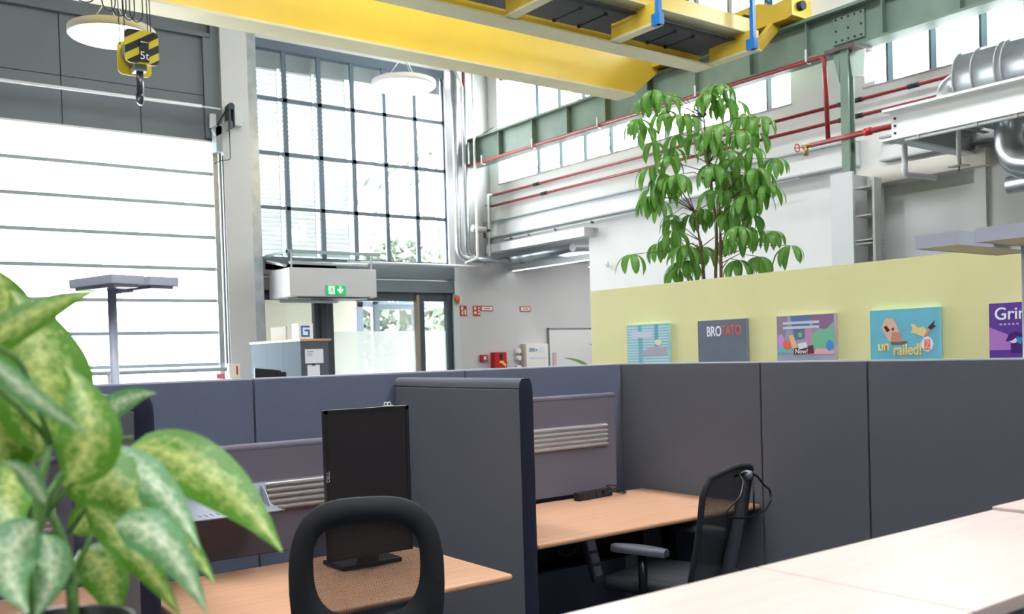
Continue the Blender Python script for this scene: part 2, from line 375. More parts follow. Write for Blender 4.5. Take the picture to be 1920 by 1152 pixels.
# sectional gate
gate = thing('door_2', 'wide sectional gate of translucent white panels with thin grey rails', 'gate', (2.7, YB, 0), kind='structure')
for k in range(10):
    z0 = 0.08 + 0.4725 * k
    B(0.45, YB + 0.06, z0 + 0.02, 4.95, YB + 0.075, z0 + 0.4525).build('gate_panel', gatepane, gate)
    if k: B(0.45, YB + 0.02, z0 - 0.027, 4.95, YB + 0.08, z0 + 0.027).build('gate_rail', railgrey, gate)
MB().box(0.42, YB, 4.795, 4.95, YB + 0.08, 4.825).build('top_seal', whitemetal, gate)
MB().box(4.94, YB - 0.05, 0, 5.02, YB + 0.08, 4.8).box(0.36, YB - 0.05, 0, 0.45, YB + 0.08, 4.8).build('guide_rail', steel, gate)
MB().box(5.035, YB - 0.09, 1.3, 5.055, YB - 0.03, 4.75).box(5.07, YB - 0.10, 1.3, 5.085, YB - 0.07, 4.6).build('cable_channel', darkframe, gate)
# dark lintel slab added outside to shade the gate's top panel
B(-1, YB + 0.30, 4.84, 5.4, YB + 1.7, 5.0).build('trim_5', mat('gate_shade_slab', rgb(56, 72, 70), 0.8), kind='structure')

# entrance
door = thing('door_1', 'glazed entrance front with anthracite frames and a frosted band', 'entrance door', (7.4, YB, 0), kind='structure')
d = MB()
d.box(5.66, YB + 0.05, 2.47, 9.17, YB + 0.13, 2.62); d.box(5.66, YB + 0.05, 0, 5.71, YB + 0.13, 2.5)
d.box(6.52, YB + 0.02, 0, 6.60, YB + 0.12, 2.47); d.box(6.62, YB - 0.02, 0, 6.72, YB + 0.10, 2.47); d.box(6.76, YB + 0.04, 0, 6.86, YB + 0.12, 2.47)
d.box(8.47, YB + 0.02, 0, 8.57, YB + 0.14, 2.58); d.box(9.04, YB + 0.03, 0, 9.15, YB + 0.13, 2.6)
d.build('door_frame', darkframe, door)
MB().box(8.42, YB + 0.01, 0, 8.468, YB + 0.12, 2.58).build('door_edge', mat('bronze_edge', rgb(150, 140, 128), 0.4, metal=0.4), door)
MB().box(5.71, YB + 0.08, 0.05, 6.52, YB + 0.088, 2.47).box(6.86, YB + 0.08, 0.05, 8.42, YB + 0.088, 2.55).box(8.57, YB + 0.08, 0.05, 9.04, YB + 0.088, 2.55).build('glass', glass, door)
MB().box(6.87, YB + 0.092, 0.05, 8.42, YB + 0.094, 1.965).box(8.57, YB + 0.092, 0.05, 9.04, YB + 0.094, 1.965).build('frosted_band', frost, door)
MB().box(6.60, YB - 0.03, 1.41, 6.68, YB - 0.02, 1.53).build('door_switch', paper, door)
MB().box(5.9, YB - 0.08, 2.42, 6.9, YB - 0.02, 2.46).build('door_sensor', alu, door)
# vestibule behind the doors
v = MB(); v.box(5.3, 16.2, 0, 8.40, 16.35, 3.1); v.box(5.3, YB + 0.3, 0, 5.45, 16.2, 3.1); v.box(5.3, YB + 0.3, 2.85, 10.9, YB + 0.5, 3.1)
v.build('wall_vestibule', cream, kind='structure')
B(5.3, YB + 0.5, 2.95, 10.9, 16.2, 2.96).build('window_4', mat_glass('dimmer_sheet_tint', (0.12, 0.125, 0.13, 1), 0.05), kind='structure')  # unseen roof sheet added; its tint sets how much sky brightens the vestibule
B(5.3, YB + 0.3, -0.2, 11, 16.6, 0).build('floor_vestibule', outground, kind='structure')
v = MB()
for x in (8.42, 8.75, 9.75, 10.6): v.box(x, 16.2, 0, x + 0.12, 16.3, 2.85)
v.box(8.4, 16.2, 2.5, 10.8, 16.3, 2.6); v.box(8.4, 16.2, 2.75, 10.8, 16.3, 2.85)
v.build('door_3', mat('outer_frame', rgb(140, 156, 172), 0.5), kind='structure')
ld = thing('door_leaf', 'open glazed outer door leaf standing inside the entrance lobby', 'door leaf', (8.42, 15.3, 0))
v = MB(); v.box(8.30, 15.3, 0, 8.40, 15.38, 2.5); v.box(9.12, 15.3, 0, 9.22, 15.38, 2.5); v.box(8.4, 15.3, 2.40, 9.12, 15.38, 2.5); v.box(8.4, 15.3, 0, 9.12, 15.38, 0.12)
v.build('leaf_frame', MATS['outer_frame'], ld); B(8.4, 15.33, 0.12, 9.12, 15.34, 2.4).build('glass', glass, ld)

# right wall (with windows, recess, niche)
w = MB()
def rw(y0, y1, z0, z1, x0=XR, x1=XR + 0.3): w.box(x0, y0, z0, x1, y1, z1)
rw(6.29, 11.34, 0, 4.56); rw(11.34, 13.99, 3.50, 4.56); rw(-7, 5.13, 0, 4.51); rw(5.13, 6.29, 3.34, 4.51)
rw(5.13, 6.29, 0, 3.34, XR + 0.12)
rw(13.70, 13.99, 4.56, 6.46); rw(6.42, 7.46, 4.56, 6.46); rw(-7, 4.62, 4.51, 6.46); rw(-7, 13.99, 6.46, 8.5)
w.build('wall_right', white, kind='structure')
w = MB()
w.box(XR + 0.3, YB, 0, 13.6, YB + 0.3, 3.45); w.box(13.5, 8.0, 0, 13.6, YB, 3.45); w.box(XR + 0.3, 8.0, 0, 13.5, 8.1, 3.45); w.box(XR + 0.3, 8.1, 3.45, 13.6, YB + 0.3, 3.6)
w.build('wall_recess', greywall, kind='structure')
for wi, (ya, yb, ms, z0) in enumerate(((7.46, 13.70, (8.49, 9.07, 9.70, 10.26, 10.87, 11.48, 12.09, 12.68, 7.88), 4.56), (4.62, 6.42, (6.18, 5.66, 5.10), 4.51))):
    wn = thing('window_%d' % (wi + 2), ['long strip window in the white side wall behind the green runway beam', 'short strip window high in the side wall above the round duct'][wi], 'window', (XR, (ya + yb) / 2, z0), kind='structure')
    g = MB()
    for y in ms: g.box(XR + 0.08, y - 0.012, z0, XR + 0.12, y + 0.018, 6.46); g.box(XR + 0.075, y - 0.075, z0, XR + 0.12, y - 0.013, 6.46, 1)
    g.box(XR + 0.08, ya, z0, XR + 0.16, yb, z0 + 0.02, 1); g.box(XR + 0.08, ya, 6.40, XR + 0.16, yb, 6.46)
    g.build('window_frame', [darkframe, mat('pale_mullion', rgb(150, 164, 184), 0.5)], wn)
    B(XR + 0.125, ya + 0.01, z0 + 0.02, XR + 0.13, yb - 0.01, 6.40).build('glass', glass, wn)
    B(XR - 0.015, ya - 0.02, z0 - 0.02, XR + 0.1, yb + 0.02, z0).build('window_sill', mat('sill_grey', rgb(170, 168, 166), 0.6), wn)
# left and rear walls
B(-7.3, -7, 0, -7.0, 14.3, 8.5).build('wall_left', mat('brick_brown', rgb(128, 118, 112), .8, noise=.1, nscale=4), kind='structure')
B(-7.3, -7.3, 0, 10.4, -7.0, 8.5).build('wall_rear', MATS['brick_brown'], kind='structure')

# outside
B(-40, 17, -0.4, 70, 90, -0.25).build('ground_outside', outground, kind='structure')
bl = thing('neighbouring_building', 'pale flat-roofed building across the yard seen through the gridded window', 'building', (21, 44, 0))
B(14, 40, -0.3, 30, 50, 9.5).build('wall', outwall, bl); B(13.7, 39.7, 9.5, 30.3, 50.3, 9.8).build('roof', MATS['outer_frame'], bl)
for i in range(5):
    B(15.5 + 2.6 * i, 39.93, 2.2, 17.2 + 2.6 * i, 40.02, 4.0).build('window', outdark, bl)
def yard_tree(x, y, h, rad, label, grp='trees in the yard outside'):
    t = thing('yard_tree', label, 'tree', (x, y, -0.25), group=grp)
    MB().tube([(x, y, -0.25), (x + .1, y, h * 0.5), (x, y, h * 0.85)], [0.16, 0.11, 0.04], 8).build('trunk', outtree, t)
    m = MB(); rnd = random.Random(int(x * 31 + y))
    for i in range(900):
        a = rnd.random() * 2 * PI; q = rnd.random() ** 0.4; zz = rnd.uniform(-1, 1); rr = rad * q * math.sqrt(1 - zz * zz * 0.8)
        c = Vector((x + rr * math.cos(a), y + rr * math.sin(a), h * 0.62 + zz * h * 0.36)); s_ = rnd.uniform(0.12, 0.3)
        u_ = Vector((rnd.uniform(-1, 1), rnd.uniform(-1, 1), rnd.uniform(-1, 1))).normalized(); v_ = u_.orthogonal().normalized()
        m.poly([c - u_ * s_, c + v_ * s_ * .5, c + u_ * s_, c - v_ * s_ * .5])
    m.build('crown', outtree, t)
yard_tree(16.5, 26, 9.0, 2.6, 'pale leafy tree behind the right-hand clear panes of the gridded window')
yard_tree(12.4, 21.5, 4.6, 1.3, 'lower pale bush tree outside, showing in the bottom clear panes')
yard_tree(24.0, 25.5, 11.5, 3.4, 'tall pale tree outside the back end of the strip window')

# ================================================================== GREEN RUNWAY BEAM AND COLUMN
rb = thing('crane_runway_beam', 'long sage green steel crane runway beam with riveted stiffeners along the side wall', 'steel beam', (9.6, 10.0, 4.85))
B(9.56, -6.5, 4.87, 9.62, 13.95, 5.29).build('web', green, rb)
MB().box(9.46, -6.5, 4.84, 9.72, 13.95, 4.872).build('bottom_flange', green, rb)
MB().box(9.46, -6.5, 5.285, 9.72, 13.95, 5.315).box(9.56, -6.5, 5.315, 9.62, 13.95, 5.36).build('top_flange', green, rb)
for y in (12.97, 12.05, 11.18, 10.31, 9.44, 8.56, 7.66, 6.83, 5.86, 5.0, 4.2):
    B(9.485, y - 0.008, 4.872, 9.56, y + 0.008, 5.285).build('stiffener', green, rb)
sp = B(9.535, 6.10, 4.93, 9.56, 6.50, 5.24).build('splice_plate', green, rb)
bm_ = MB()
for y in (6.14, 6.22, 6.3, 6.38, 6.46):
    for z in (4.96, 5.08, 5.21):
        if z == 5.08 and y in (6.22, 6.38): continue
        bm_.lathe([(0.011, -0.014), (0.011, 0)], (9.535, y, z), 6, axis='x', smooth=False)
bm_.build('bolt', rubber, sp)
colm = thing('steel_column', 'green painted steel column with a light grey lower shaft by the side wall', 'column', (9.6, 6.25, 0))
g = MB(); g.box(9.40, 6.23, 3.42, 9.42, 6.33, 4.80); g.box(9.50, 6.23, 3.42, 9.52, 6.33, 4.80); g.box(9.42, 6.27, 3.42, 9.50, 6.29, 4.80)
g.build('upper_shaft', green, colm)
MB().prism([(9.40, 6.33, 4.78), (9.40, 6.42, 4.78), (9.40, 6.34, 4.45)], (0.12, 0, 0)).build('gusset', green, colm)
MB().prism([(9.44, 6.24, 4.76), (9.44, 6.04, 4.76), (9.44, 6.06, 4.46), (9.44, 6.20, 4.50)], (0.02, 0, 0)).build('bracket_plate', mat('pale_green_paint', rgb(186, 202, 194), 0.5), colm)
B(9.36, 6.12, 4.80, 9.72, 6.50, 4.84).build('cap_plate', mat('brown_steel', rgb(92, 78, 76), 0.5), colm)
MB().box(9.38, 6.19, 0, 9.42, 6.47, 3.44).box(9.42, 6.31, 0, 9.95, 6.34, 3.44).box(9.95, 6.19, 0, 10.0, 6.47, 3.44).build('lower_shaft', mat('light_grey_steel', rgb(202, 204, 204), 0.4), colm)
g = MB(); g.box(9.66, 6.03, 0, 9.69, 6.19, 3.36); g.box(9.44, 5.96, 0, 9.56, 5.99, 3.34)
for z in (3.24, 2.93, 2.66, 2.62): g.box(9.42, 5.99, z, 9.66, 6.19, z + 0.015)
g.build('side_channel', mat('mid_grey_steel', rgb(170, 170, 166), 0.5), colm)

# white ledge channel along the side wall
lg = thing('wall_channel', 'white steel channel running along the side wall under the red pipes', 'steel channel', (9.95, 10, 3.6))
B(9.93, 6.5, 3.62, 10.015, 13.95, 3.88).build('web', whitemetal, lg)
MB().box(9.85, 6.5, 3.88, 10.015, 13.95, 3.90).box(9.85, 6.5, 3.60, 10.015, 13.95, 3.62).build('flange', mat('channel_edge', rgb(176, 182, 184), 0.45), lg)
lg2 = thing('wall_channel', 'white steel channel past the green column above the niche lintel', 'steel channel', (9.95, 5.5, 3.6))
B(9.93, 4.2, 3.60, 10.015, 6.15, 3.84).build('web', whitemetal, lg2)
MB().box(9.85, 4.2, 3.84, 10.015, 6.15, 3.86).box(9.85, 4.2, 3.58, 10.015, 6.15, 3.60).build('flange', MATS['channel_edge'], lg2)
B(9.80, 11.2, 3.33, 10.02, 13.9, 3.47).build('lintel_box', whitemetal, base=(9.9, 12.5, 3.33), label='white boxed lintel over the opening to the side room', cat='lintel')
MB().box(9.86, 4.95, 3.34, 10.02, 6.38, 3.52).box(9.96, 6.29, 0, 10.02, 6.36, 3.34).build('niche_lintel', mat('warm_white', rgb(226, 220, 210), 0.6), base=(9.94, 5.6, 0), label='warm white lintel and jamb framing the tall wall niche', cat='lintel')
B(9.98, 5.01, 0, 10.02, 5.13, 3.34).build('trim_6', white2, kind='structure')
B(10.06, 5.16, 0, 10.13, 5.98, 3.2).build('niche_panel', white2, base=(10.1, 5.6, 0), label='tall smooth white panel standing in the wall niche', cat='panel')

# pipes -------------------------------------------------------------
def pipe(name, label, pts, r, m, cat='pipe', rr=0.06, coll=None, collm=None, group=None, n=12):
    t = thing(name, label, cat, pts[0], group=group)
    MB().tube(arc(pts, rr), r, n).build('pipe_run', m, t)
    for c0, c1 in (coll or []): MB().tube([c0, c1], r * 1.35, 12).build('coupling', collm or rubber, t)
    return t
pipe('red_pipe', 'upper thin red pipe along the side wall below the strip windows', [(9.93, 13.82, 4.36), (9.93, 4.86, 4.36)], 0.022, red,
     coll=[((9.93, 12.6, 4.36), (9.93, 12.45, 4.36)), ((9.93, 6.72, 4.36), (9.93, 6.6, 4.36)), ((9.93, 6.5, 4.36), (9.93, 6.4, 4.36)), ((9.93, 5.83, 4.36), (9.93, 5.7, 4.36))])
pipe('red_pipe', 'lower thin red pipe along the side wall above the white channel', [(9.93, 13.82, 4.175), (9.93, 5.5, 4.175)], 0.022, red,
     coll=[((9.93, 12.4, 4.175), (9.93, 12.25, 4.175)), ((9.93, 6.72, 4.175), (9.93, 6.6, 4.175)), ((9.93, 6.5, 4.175), (9.93, 6.4, 4.175))])
bp_ = pipe('red_pipe', 'red pipe slung under the green runway beam that drops beside the column', [(9.40, 13.88, 4.83), (9.40, 6.53, 4.80), (9.40, 6.50, 3.85)], 0.027, red)
for y in (13.3, 11.9, 10.35, 8.45, 6.75):
    MB().box(9.36, y - 0.01, 4.77, 9.44, y + 0.01, 4.79).box(9.36, y - 0.01, 4.77, 9.375, y + 0.01, 4.93).build('pipe_clip', whitemetal, bp_)
v = pipe('red_pipe', 'thick red branch pipe with a hand valve crossing in front of the column', [(9.40, 6.72, 3.835), (9.40, 5.1, 3.84)], 0.033, red, coll=[((9.4, 6.03, 3.838), (9.4, 5.96, 3.838))], collm=brightred)
hv = MB().tube([(9.4, 6.72, 3.835), (9.4, 6.84, 3.835)], 0.03).tube([(9.4, 6.80, 3.835), (9.4, 6.80, 3.72)], 0.028).build('valve_body', mat('brass', rgb(168, 138, 84), 0.35, metal=0.7), v)
rg = MB(); rg.tube([(9.4 + 0.045 * math.cos(a), 6.92, 3.835 + 0.045 * math.sin(a)) for a in [2 * PI * i / 16 for i in range(16)]], 0.007, 6, closed=True)
rg.tube([(9.355, 6.92, 3.835), (9.445, 6.92, 3.835)], 0.005, 6).tube([(9.4, 6.84, 3.835), (9.4, 6.92, 3.835)], 0.006, 6); rg.build('handwheel', brightred, v)
pipe('downpipe', 'dark red downpipe in the back corner behind the ducts', [(9.42, 13.86, 8.4), (9.42, 13.86, 4.75)], 0.03, mat('dark_red', rgb(96, 34, 36), 0.4))
pipe('rising_duct', 'galvanised round duct nearest the gridded window, rising in the back corner', [(9.17, 13.8, 8.4), (9.17, 13.8, 3.2), (9.8, 13.45, 3.16)], 0.055, steel, 'duct', rr=0.22)
pipe('rising_duct', 'galvanised round duct behind the pale riser in the back corner', [(9.36, 13.8, 6.2), (9.36, 13.8, 3.2), (9.95, 13.4, 3.18)], 0.05, steel, 'duct', rr=0.22)
pipe('pale_riser', 'bright pale pipe between the two corner ducts', [(9.10, 13.68, 6.45), (9.26, 13.68, 6.2), (9.26, 13.68, 3.3)], 0.022, alu, rr=0.05)
pipe('white_riser', 'white pipe rising full height in front of the corner ducts', [(9.10, 13.5, 3.10), (9.32, 13.44, 3.18), (9.32, 13.44, 8.4)], 0.02, whitemetal)
pipe('white_crosspipe', 'white pipe crossing above the entrance and turning up at the corner', [(7.0, 13.75, 3.07), (9.77, 13.72, 3.07), (9.77, 13.72, 4.35), (9.93, 13.80, 4.36)], 0.024, whitemetal)
pr = pipe('grey_riser', 'grey valve pipe joining the lower red pipe in the back corner', [(9.69, 13.74, 3.12), (9.69, 13.74, 4.17), (9.93, 13.84, 4.175)], 0.02, mat('grey_pipe', rgb(138, 146, 152), 0.4))
MB().tube([(9.69, 13.74, 3.58), (9.69, 13.74, 3.86)], 0.03).tube([(9.6, 13.7, 3.72), (9.78, 13.7, 3.72)], 0.022).build('valve', mat('dark_brown_metal', rgb(92, 80, 74), 0.4), pr)
fl = thing('pipe_filter', 'bright metal strainer unit hanging at the corner pipes', 'pipe fitting', (9.42, 13.6, 3.7))
MB().lathe([(0.03, -0.13), (0.075, -0.11), (0.075, -0.02), (0.05, 0.0), (0.05, 0.16)], (9.42, 13.55, 3.70), 20, axis='x').build('housing', alu, fl)
MB().tube(arc([(9.46, 13.6, 3.62), (9.44, 13.6, 3.46), (9.40, 13.6, 3.30)], 0.05), 0.035).build('hose', mat('tan_hose', rgb(158, 146, 128), 0.6), fl)
pipe('ceiling_duct', 'galvanised duct running under the boxed lintel into the side room', [(9.95, 13.5, 3.18), (10.15, 13.1, 3.22), (10.15, 11.9, 3.24)], 0.07, steel, 'duct', rr=0.15)
pipe('ceiling_duct', 'wide galvanised duct deeper inside the side room ceiling', [(10.5, 13.8, 3.22), (11.2, 13.3, 3.24), (12.2, 12.6, 3.24)], 0.11, steel, 'duct', rr=0.2)
cn = thing('cable_conduit', 'thin conduit with clips along the top of the boxed lintel', 'conduit', (9.8, 12, 3.53))
MB().tube([(9.80, 13.3, 3.52), (9.80, 7.2, 3.56)], 0.011, 8).build('conduit_run', mat('conduit', rgb(190, 194, 196), 0.4), cn)
for y in (13.1, 12.6, 11.9, 11.0, 9.5, 8.4, 7.6): B(9.785, y, 3.5, 9.83, y + 0.02, 3.54).build('clip', rubber, cn)
ws = pipe('thin_wall_rail', 'short rusty rod on the side wall above the runway beam end', [(9.9, 13.98, 5.5), (9.95, 13.72, 5.56)], 0.012, mat('rust', rgb(120, 100, 90), 0.7))
hk = thing('wall_hook', 'small white hook on the bare white wall left of the tree', 'hook', (9.98, 10.6, 2.96))
MB().tube(arc([(10.02, 10.93, 2.86), (9.96, 10.93, 2.84), (9.96, 10.85, 2.82), (9.96, 10.85, 2.90)], 0.03), 0.014).build('hook_arm', whitemetal, hk)

area('side_room_fill', (12.0, 11.5, 3.40), (0, 0, 0), 2.0, 3.5, 70, (1, 0.98, 0.96))  # unseen fill light added to brighten the side room
# suspended linear lamps in the side room
for (x, y0, y1, z, lb) in ((10.45, 11.75, 14.3, 3.04, 'long white linear lamp hanging in the opening to the side room'), (10.9, 11.0, 12.35, 2.98, 'short grey linear lamp half hidden behind the white wall edge')):
    y1 = min(y1, 13.95)
    t = thing('linear_lamp', lb, 'lamp', (x, (y0 + y1) / 2, z))
    B(x - 0.03, y0, z, x + 0.03, y1, z + 0.10).build('housing', whitemetal, t)
    B(x - 0.027, y0 + 0.01, z - 0.004, x + 0.027, y1 - 0.01, z - 0.0005).build('diffuser', lampface2, t)
    for y in (y0 + 0.15, y1 - 0.15): MB().tube([(x, y, z + 0.10), (x, y, 3.45)], 0.004, 6).build('wire', whitemetal, t)

# ================================================================== YELLOW CRANE
cr_ = thing('overhead_crane', 'yellow overhead travelling crane bridge with side walkway', 'crane', (2.0, 8.6, 5.0))
g = MB(); XA = -6.6
poly = [(XA, 9.21, 4.96), (9.02, 9.21, 4.96), (9.60, 9.21, 5.40), (9.60, 9.21, 6.05), (XA, 9.21, 6.05)]
g.prism(poly, (0, 0.28, 0)); g.build('girder', yellow, cr_)
MB().box(XA, 9.17, 4.93, 9.0, 9.51, 4.958).build('girder_flange', yellow2, cr_)
MB().box(XA, 8.02, 4.95, 8.98, 8.04, 5.16).build('walkway_beam', yellow, cr_)
MB().box(XA, 7.76, 4.93, 8.95, 8.04, 4.95).build('walkway_flange', yellow2, cr_)
MB().box(XA, 7.22, 5.19, 9.0, 7.24, 5.35).build('outer_channel', yellow, cr_)
MB().box(XA, 7.215, 5.178, 9.0, 7.42, 5.19).build('outer_flange', yellow2, cr_)
for x in (-4.5, -3.05, -1.6, -0.15, 1.3, 2.85, 4.35, 5.87, 7.32, 8.92):
    b = MB(); b.box(x - 0.05, 7.10, 4.965, x + 0.05, 7.76, 5.178); b.box(x - 0.06, 7.08, 4.94, x + 0.06, 7.8, 4.965, 1)
    b.build('cross_bracket', [yellow, yellow2], cr_)
gr = MB(); y = 7.36
while y < 8.02: gr.box(XA, y, 5.125, 8.95, y + 0.005, 5.15); y += 0.03
x = 0.0
while x < 8.95: gr.box(x, 7.36, 5.13, x + 0.004, 8.02, 5.145); x += 0.04
gr.build('grating', grating, cr_)
for x in (4.6, 6.6, 6.95, 8.0, 8.3):
    MB().tube([(x, 7.5, 5.105), (x, 7.95, 5.105)], 0.008, 6).lathe([(0.025, 0), (0.025, 0.03)], (x, 7.5, 5.09), 8).lathe([(0.025, 0), (0.025, 0.03)], (x, 7.93, 5.09), 8).build('grating_clamp', rubber, cr_)
for x in (-4.5, -1.6, 1.3, 4.35, 7.28, 8.80):
    p = MB().box(x - 0.025, 7.02, 4.92, x + 0.025, 7.07, 6.15).build('railing_post', blue, cr_)
    MB().box(x - 0.035, 7.0, 4.92, x + 0.035, 7.12, 5.04).build('post_shoe', blue, p)
MB().box(XA, 7.03, 6.1, 8.82, 7.07, 6.14).box(XA, 7.03, 5.62, 8.82, 7.07, 5.66).build('railing', blue, cr_)
MB().box(9.45, 7.28, 5.36, 9.48, 7.31, 6.2).tube([(8.80, 7.05, 5.70), (9.46, 7.30, 5.62)], 0.016, 8).build('end_railing', blue, cr_)
MB().prism([(8.98, 7.20, 4.99), (9.14, 7.20, 4.99), (9.46, 7.20, 5.28), (9.60, 7.20, 5.34), (9.60, 7.20, 5.44), (9.42, 7.20, 5.42), (9.12, 7.20, 5.13), (8.98, 7.20, 5.13)], (0, 0.08, 0)).build('end_arm', yellow, cr_)
e = MB(); e.prism([(9.36, 6.92, 5.38), (9.36, 7.0, 5.36), (9.36, 10.1, 5.36), (9.36, 10.1, 5.66), (9.36, 7.4, 5.66), (9.36, 7.2, 5.58), (9.36, 6.92, 5.60)], (0.36, 0, 0))
ec = e.build('end_carriage', yellow, cr_)
MB().lathe([(0.02, -0.10), (0.05, -0.10), (0.06, 0.0)], (9.36, 7.55, 5.50), 16, axis='x').tube([(9.26, 7.55, 5.50), (9.24, 7.75, 5.53)], 0.025).build('drive_motor', black, ec)
MB().lathe([(0.055, -0.06), (0.055, 0.0)], (9.5, 6.92, 5.50), 16, axis='y').build('buffer', rubber, ec)
for y in (7.3, 9.8): MB().lathe([(0.10, -0.04), (0.10, 0.04)], (9.59, y, 5.42), 20, axis='x').build('wheel', rubber, ec)
MB().box(8.1, 7.9, 5.16, 8.28, 7.96, 5.44).box(8.45, 7.9, 5.16, 8.62, 7.96, 5.40).build('toe_plate', yellow, cr_)
MB().box(1.9, 8.55, 6.10, 3.1, 9.15, 6.55).build('hoist', yellow, cr_)
MB().box(XA, 8.68, 5.28, 9.0, 8.72, 5.34).build('festoon_track', steel, cr_)
f_ = MB()
for x0, x1, zb in ((1.93, 2.11, 4.64), (2.16, 2.27, 4.60), (2.24, 2.36, 4.575), (2.33, 2.43, 4.555), (2.39, 2.50, 4.55)):
    pts = [(x0, 8.7, 5.28)]
    for i in range(13):
        a = PI * i / 12; pts.append(((x0 + x1) / 2 - (x1 - x0) / 2 * math.cos(a), 8.7, zb + 0.09 - 0.09 * math.sin(a)))
    pts.append((x1, 8.7, 5.28)); f_.tube(pts, 0.0055, 6)
f_.build('festoon_cable', black, cr_)
# hook block
hb = thing('hook_block', 'black and yellow striped five tonne hook block hanging from the crane', 'crane hook', (2.48, 8.9, 4.3))
def stripes(name, yc, front):
    x0, x1, z0, z1 = 2.36, 2.655, 4.215, 4.515
    if not front: x0, x1, z0, z1 = 2.36, 2.655, 4.17, 4.47
    c = 0.05; m = MB()
    out = []
    for cx_, cz_, a0_ in ((x1 - c, z0 + c, -90), (x1 - c, z1 - c, 0), (x0 + c, z1 - c, 90), (x0 + c, z0 + c, 180)):
        for q in range(6): a_ = math.radians(a0_ + 18 * q); out.append((cx_ + c * math.cos(a_), cz_ + c * math.sin(a_)))
    m.prism([(a, yc, b) for a, b in out], (0, 0.02, 0), 0)
    if front:
        def clip(poly, f):
            res = []
            for i in range(len(poly)):
                p, q = poly[i], poly[(i + 1) % len(poly)]; fp, fq = f(p), f(q)
                if fp >= 0: res.append(p)
                if (fp >= 0) != (fq >= 0):
                    t = fp / (fp - fq); res.append((p[0] + (q[0] - p[0]) * t, p[1] + (q[1] - p[1]) * t))
            return res
        for k in range(-3, 5):
            a0 = 4.02 + k * 0.135; w_ = 0.068
            pl = clip(out, lambda p: (p[1] - (p[0] - 2.36) * 0.62) - a0); pl = clip(pl, lambda p: a0 + w_ - (p[1] - (p[0] - 2.36) * 0.62)) if len(pl) > 2 else pl
            if len(pl) > 2: m.prism([(a, yc - 0.002, b) for a, b in pl], (0, 0.0015, 0), 1)
    o = m.build(name, [mat('hazard_yellow', rgb(222, 200, 40), 0.45), black, ], hb, bevel=0.0)
    return o
fp = stripes('front_plate', 8.79, True); stripes('rear_plate', 9.03, False)
MB().box(2.485, 8.779, 4.235, 2.565, 8.7875, 4.43).build('load_plate', rubber, fp)
text('lettering', '5t', 0.10, (2.525, 8.777, 4.285), R_Y, paper, fp)
MB().box(2.495, 8.776, 4.405, 2.555, 8.7785, 4.412).build('plate_mark', paper, fp)
MB().lathe([(0.11, -0.1), (0.125, -0.09), (0.11, -0.07), (0.11, 0.07), (0.125, 0.09), (0.11, 0.1)], (2.505, 8.92, 4.36), 24, axis='y').build('sheave', steel, hb)
MB().box(2.46, 8.85, 4.17, 2.56, 8.98, 4.23).build('crosshead', MATS['grey_pipe'], hb)
h = []
for i in range(20):
    a = math.radians(100 - i * 15); h.append((2.515, 8.91 + 0.055 * math.cos(a), 3.955 + 0.06 * math.sin(a)))
MB().tube([(2.515, 8.91, 4.20), (2.515, 8.91, 4.08)] + h[1:], [0.034, 0.030] + [0.034 - 0.0011 * i for i in range(19)], 12).build('hook', mat('hook_steel', rgb(120, 122, 128), 0.25, metal=0.9), hb)
for x in (2.30 + .055, 2.345 + .055, 2.605, 2.63): MB().tube([(x, 8.92, 4.40), (x - 0.03, 8.9, 6.1)], 0.0045, 6).build('wire_rope', rubber, hb)

# round pendant lamps
def disc_lamp(c, r, label):
    t = thing('disc_pendant_lamp', label, 'lamp', c, group='round pendant lamps')
    MB().lathe([(r - 0.01, 0.0), (r, 0.01), (r, 0.075), (r - 0.02, 0.085)], c, 64).build('lamp_housing', whitemetal, t)
    MB().lathe([(0.001, -0.006), (r - 0.03, -0.006), (r - 0.02, -0.0005)], c, 64).build('diffuser', lampface, t)
    w_ = MB()
    for k in range(3):
        a = 2 * PI * k / 3 + 0.4; w_.tube([(c[0] + r * .6 * math.cos(a), c[1] + r * .6 * math.sin(a), c[2] + 0.085), (c[0], c[1], c[2] + 0.45)], 0.005, 6)
    w_.tube([(c[0], c[1], c[2] + .45), (c[0], c[1], 8.5)], 0.005, 6); w_.build('suspension', alu, t)
    MB().tube(arc([(c[0] + 0.2, c[1], c[2] + .085), (c[0] + 0.12, c[1], c[2] + .3), (c[0], c[1], c[2] + .45)], .1), 0.009, 8).build('cord', whitemetal, t)
disc_lamp((2.67, 10.40, 4.94), 0.43, 'glowing round white pendant lamp behind the striped hook block')
disc_lamp((7.02, 11.85, 5.40), 0.46, 'glowing round white pendant lamp in front of the gridded window')

# rod and operator device beside the gate
rd = thing('gate_rod', 'long white horizontal rod across the cladding above the gate', 'rod', (3.5, 13.7, 5.24))
MB().tube([(0.4, 13.7, 5.235), (4.72, 13.7, 5.24)], 0.022, 10).tube([(4.72, 13.7, 5.24), (5.0, 13.72, 5.24)], 0.010, 8).build('rod_tube', whitemetal, rd)
B(0.42, 13.7, 5.2, 0.46, 14.0, 5.28).build('bracket', steel, rd)
ob = thing('gate_operator', 'dark metal gate operator bracket with a small plate beside the white pier', 'gate operator', (5.1, 13.8, 5.0))
MB().obox((5.05, 13.78, 4.98), (0.14, 0, 0.09), (0, 0.04, 0), (-0.03, 0, 0.05)).box(4.93, 13.74, 4.62, 5.02, 13.92, 5.0).build('bracket_arm', MATS['grey_pipe'], ob)
MB().box(5.12, 13.70, 4.96, 5.15, 13.86, 5.32).box(5.19, 13.70, 5.0, 5.21, 13.90, 5.32).lathe([(0.05, -.05), (0.05, .05)], (5.16, 13.74, 5.30), 12, axis='y').build('roller_plate', darkframe, ob)
MB().box(5.22, 13.80, 5.05, 5.36, 13.915, 5.30).build('motor_cover', MATS['pale_grey_paint'], ob)
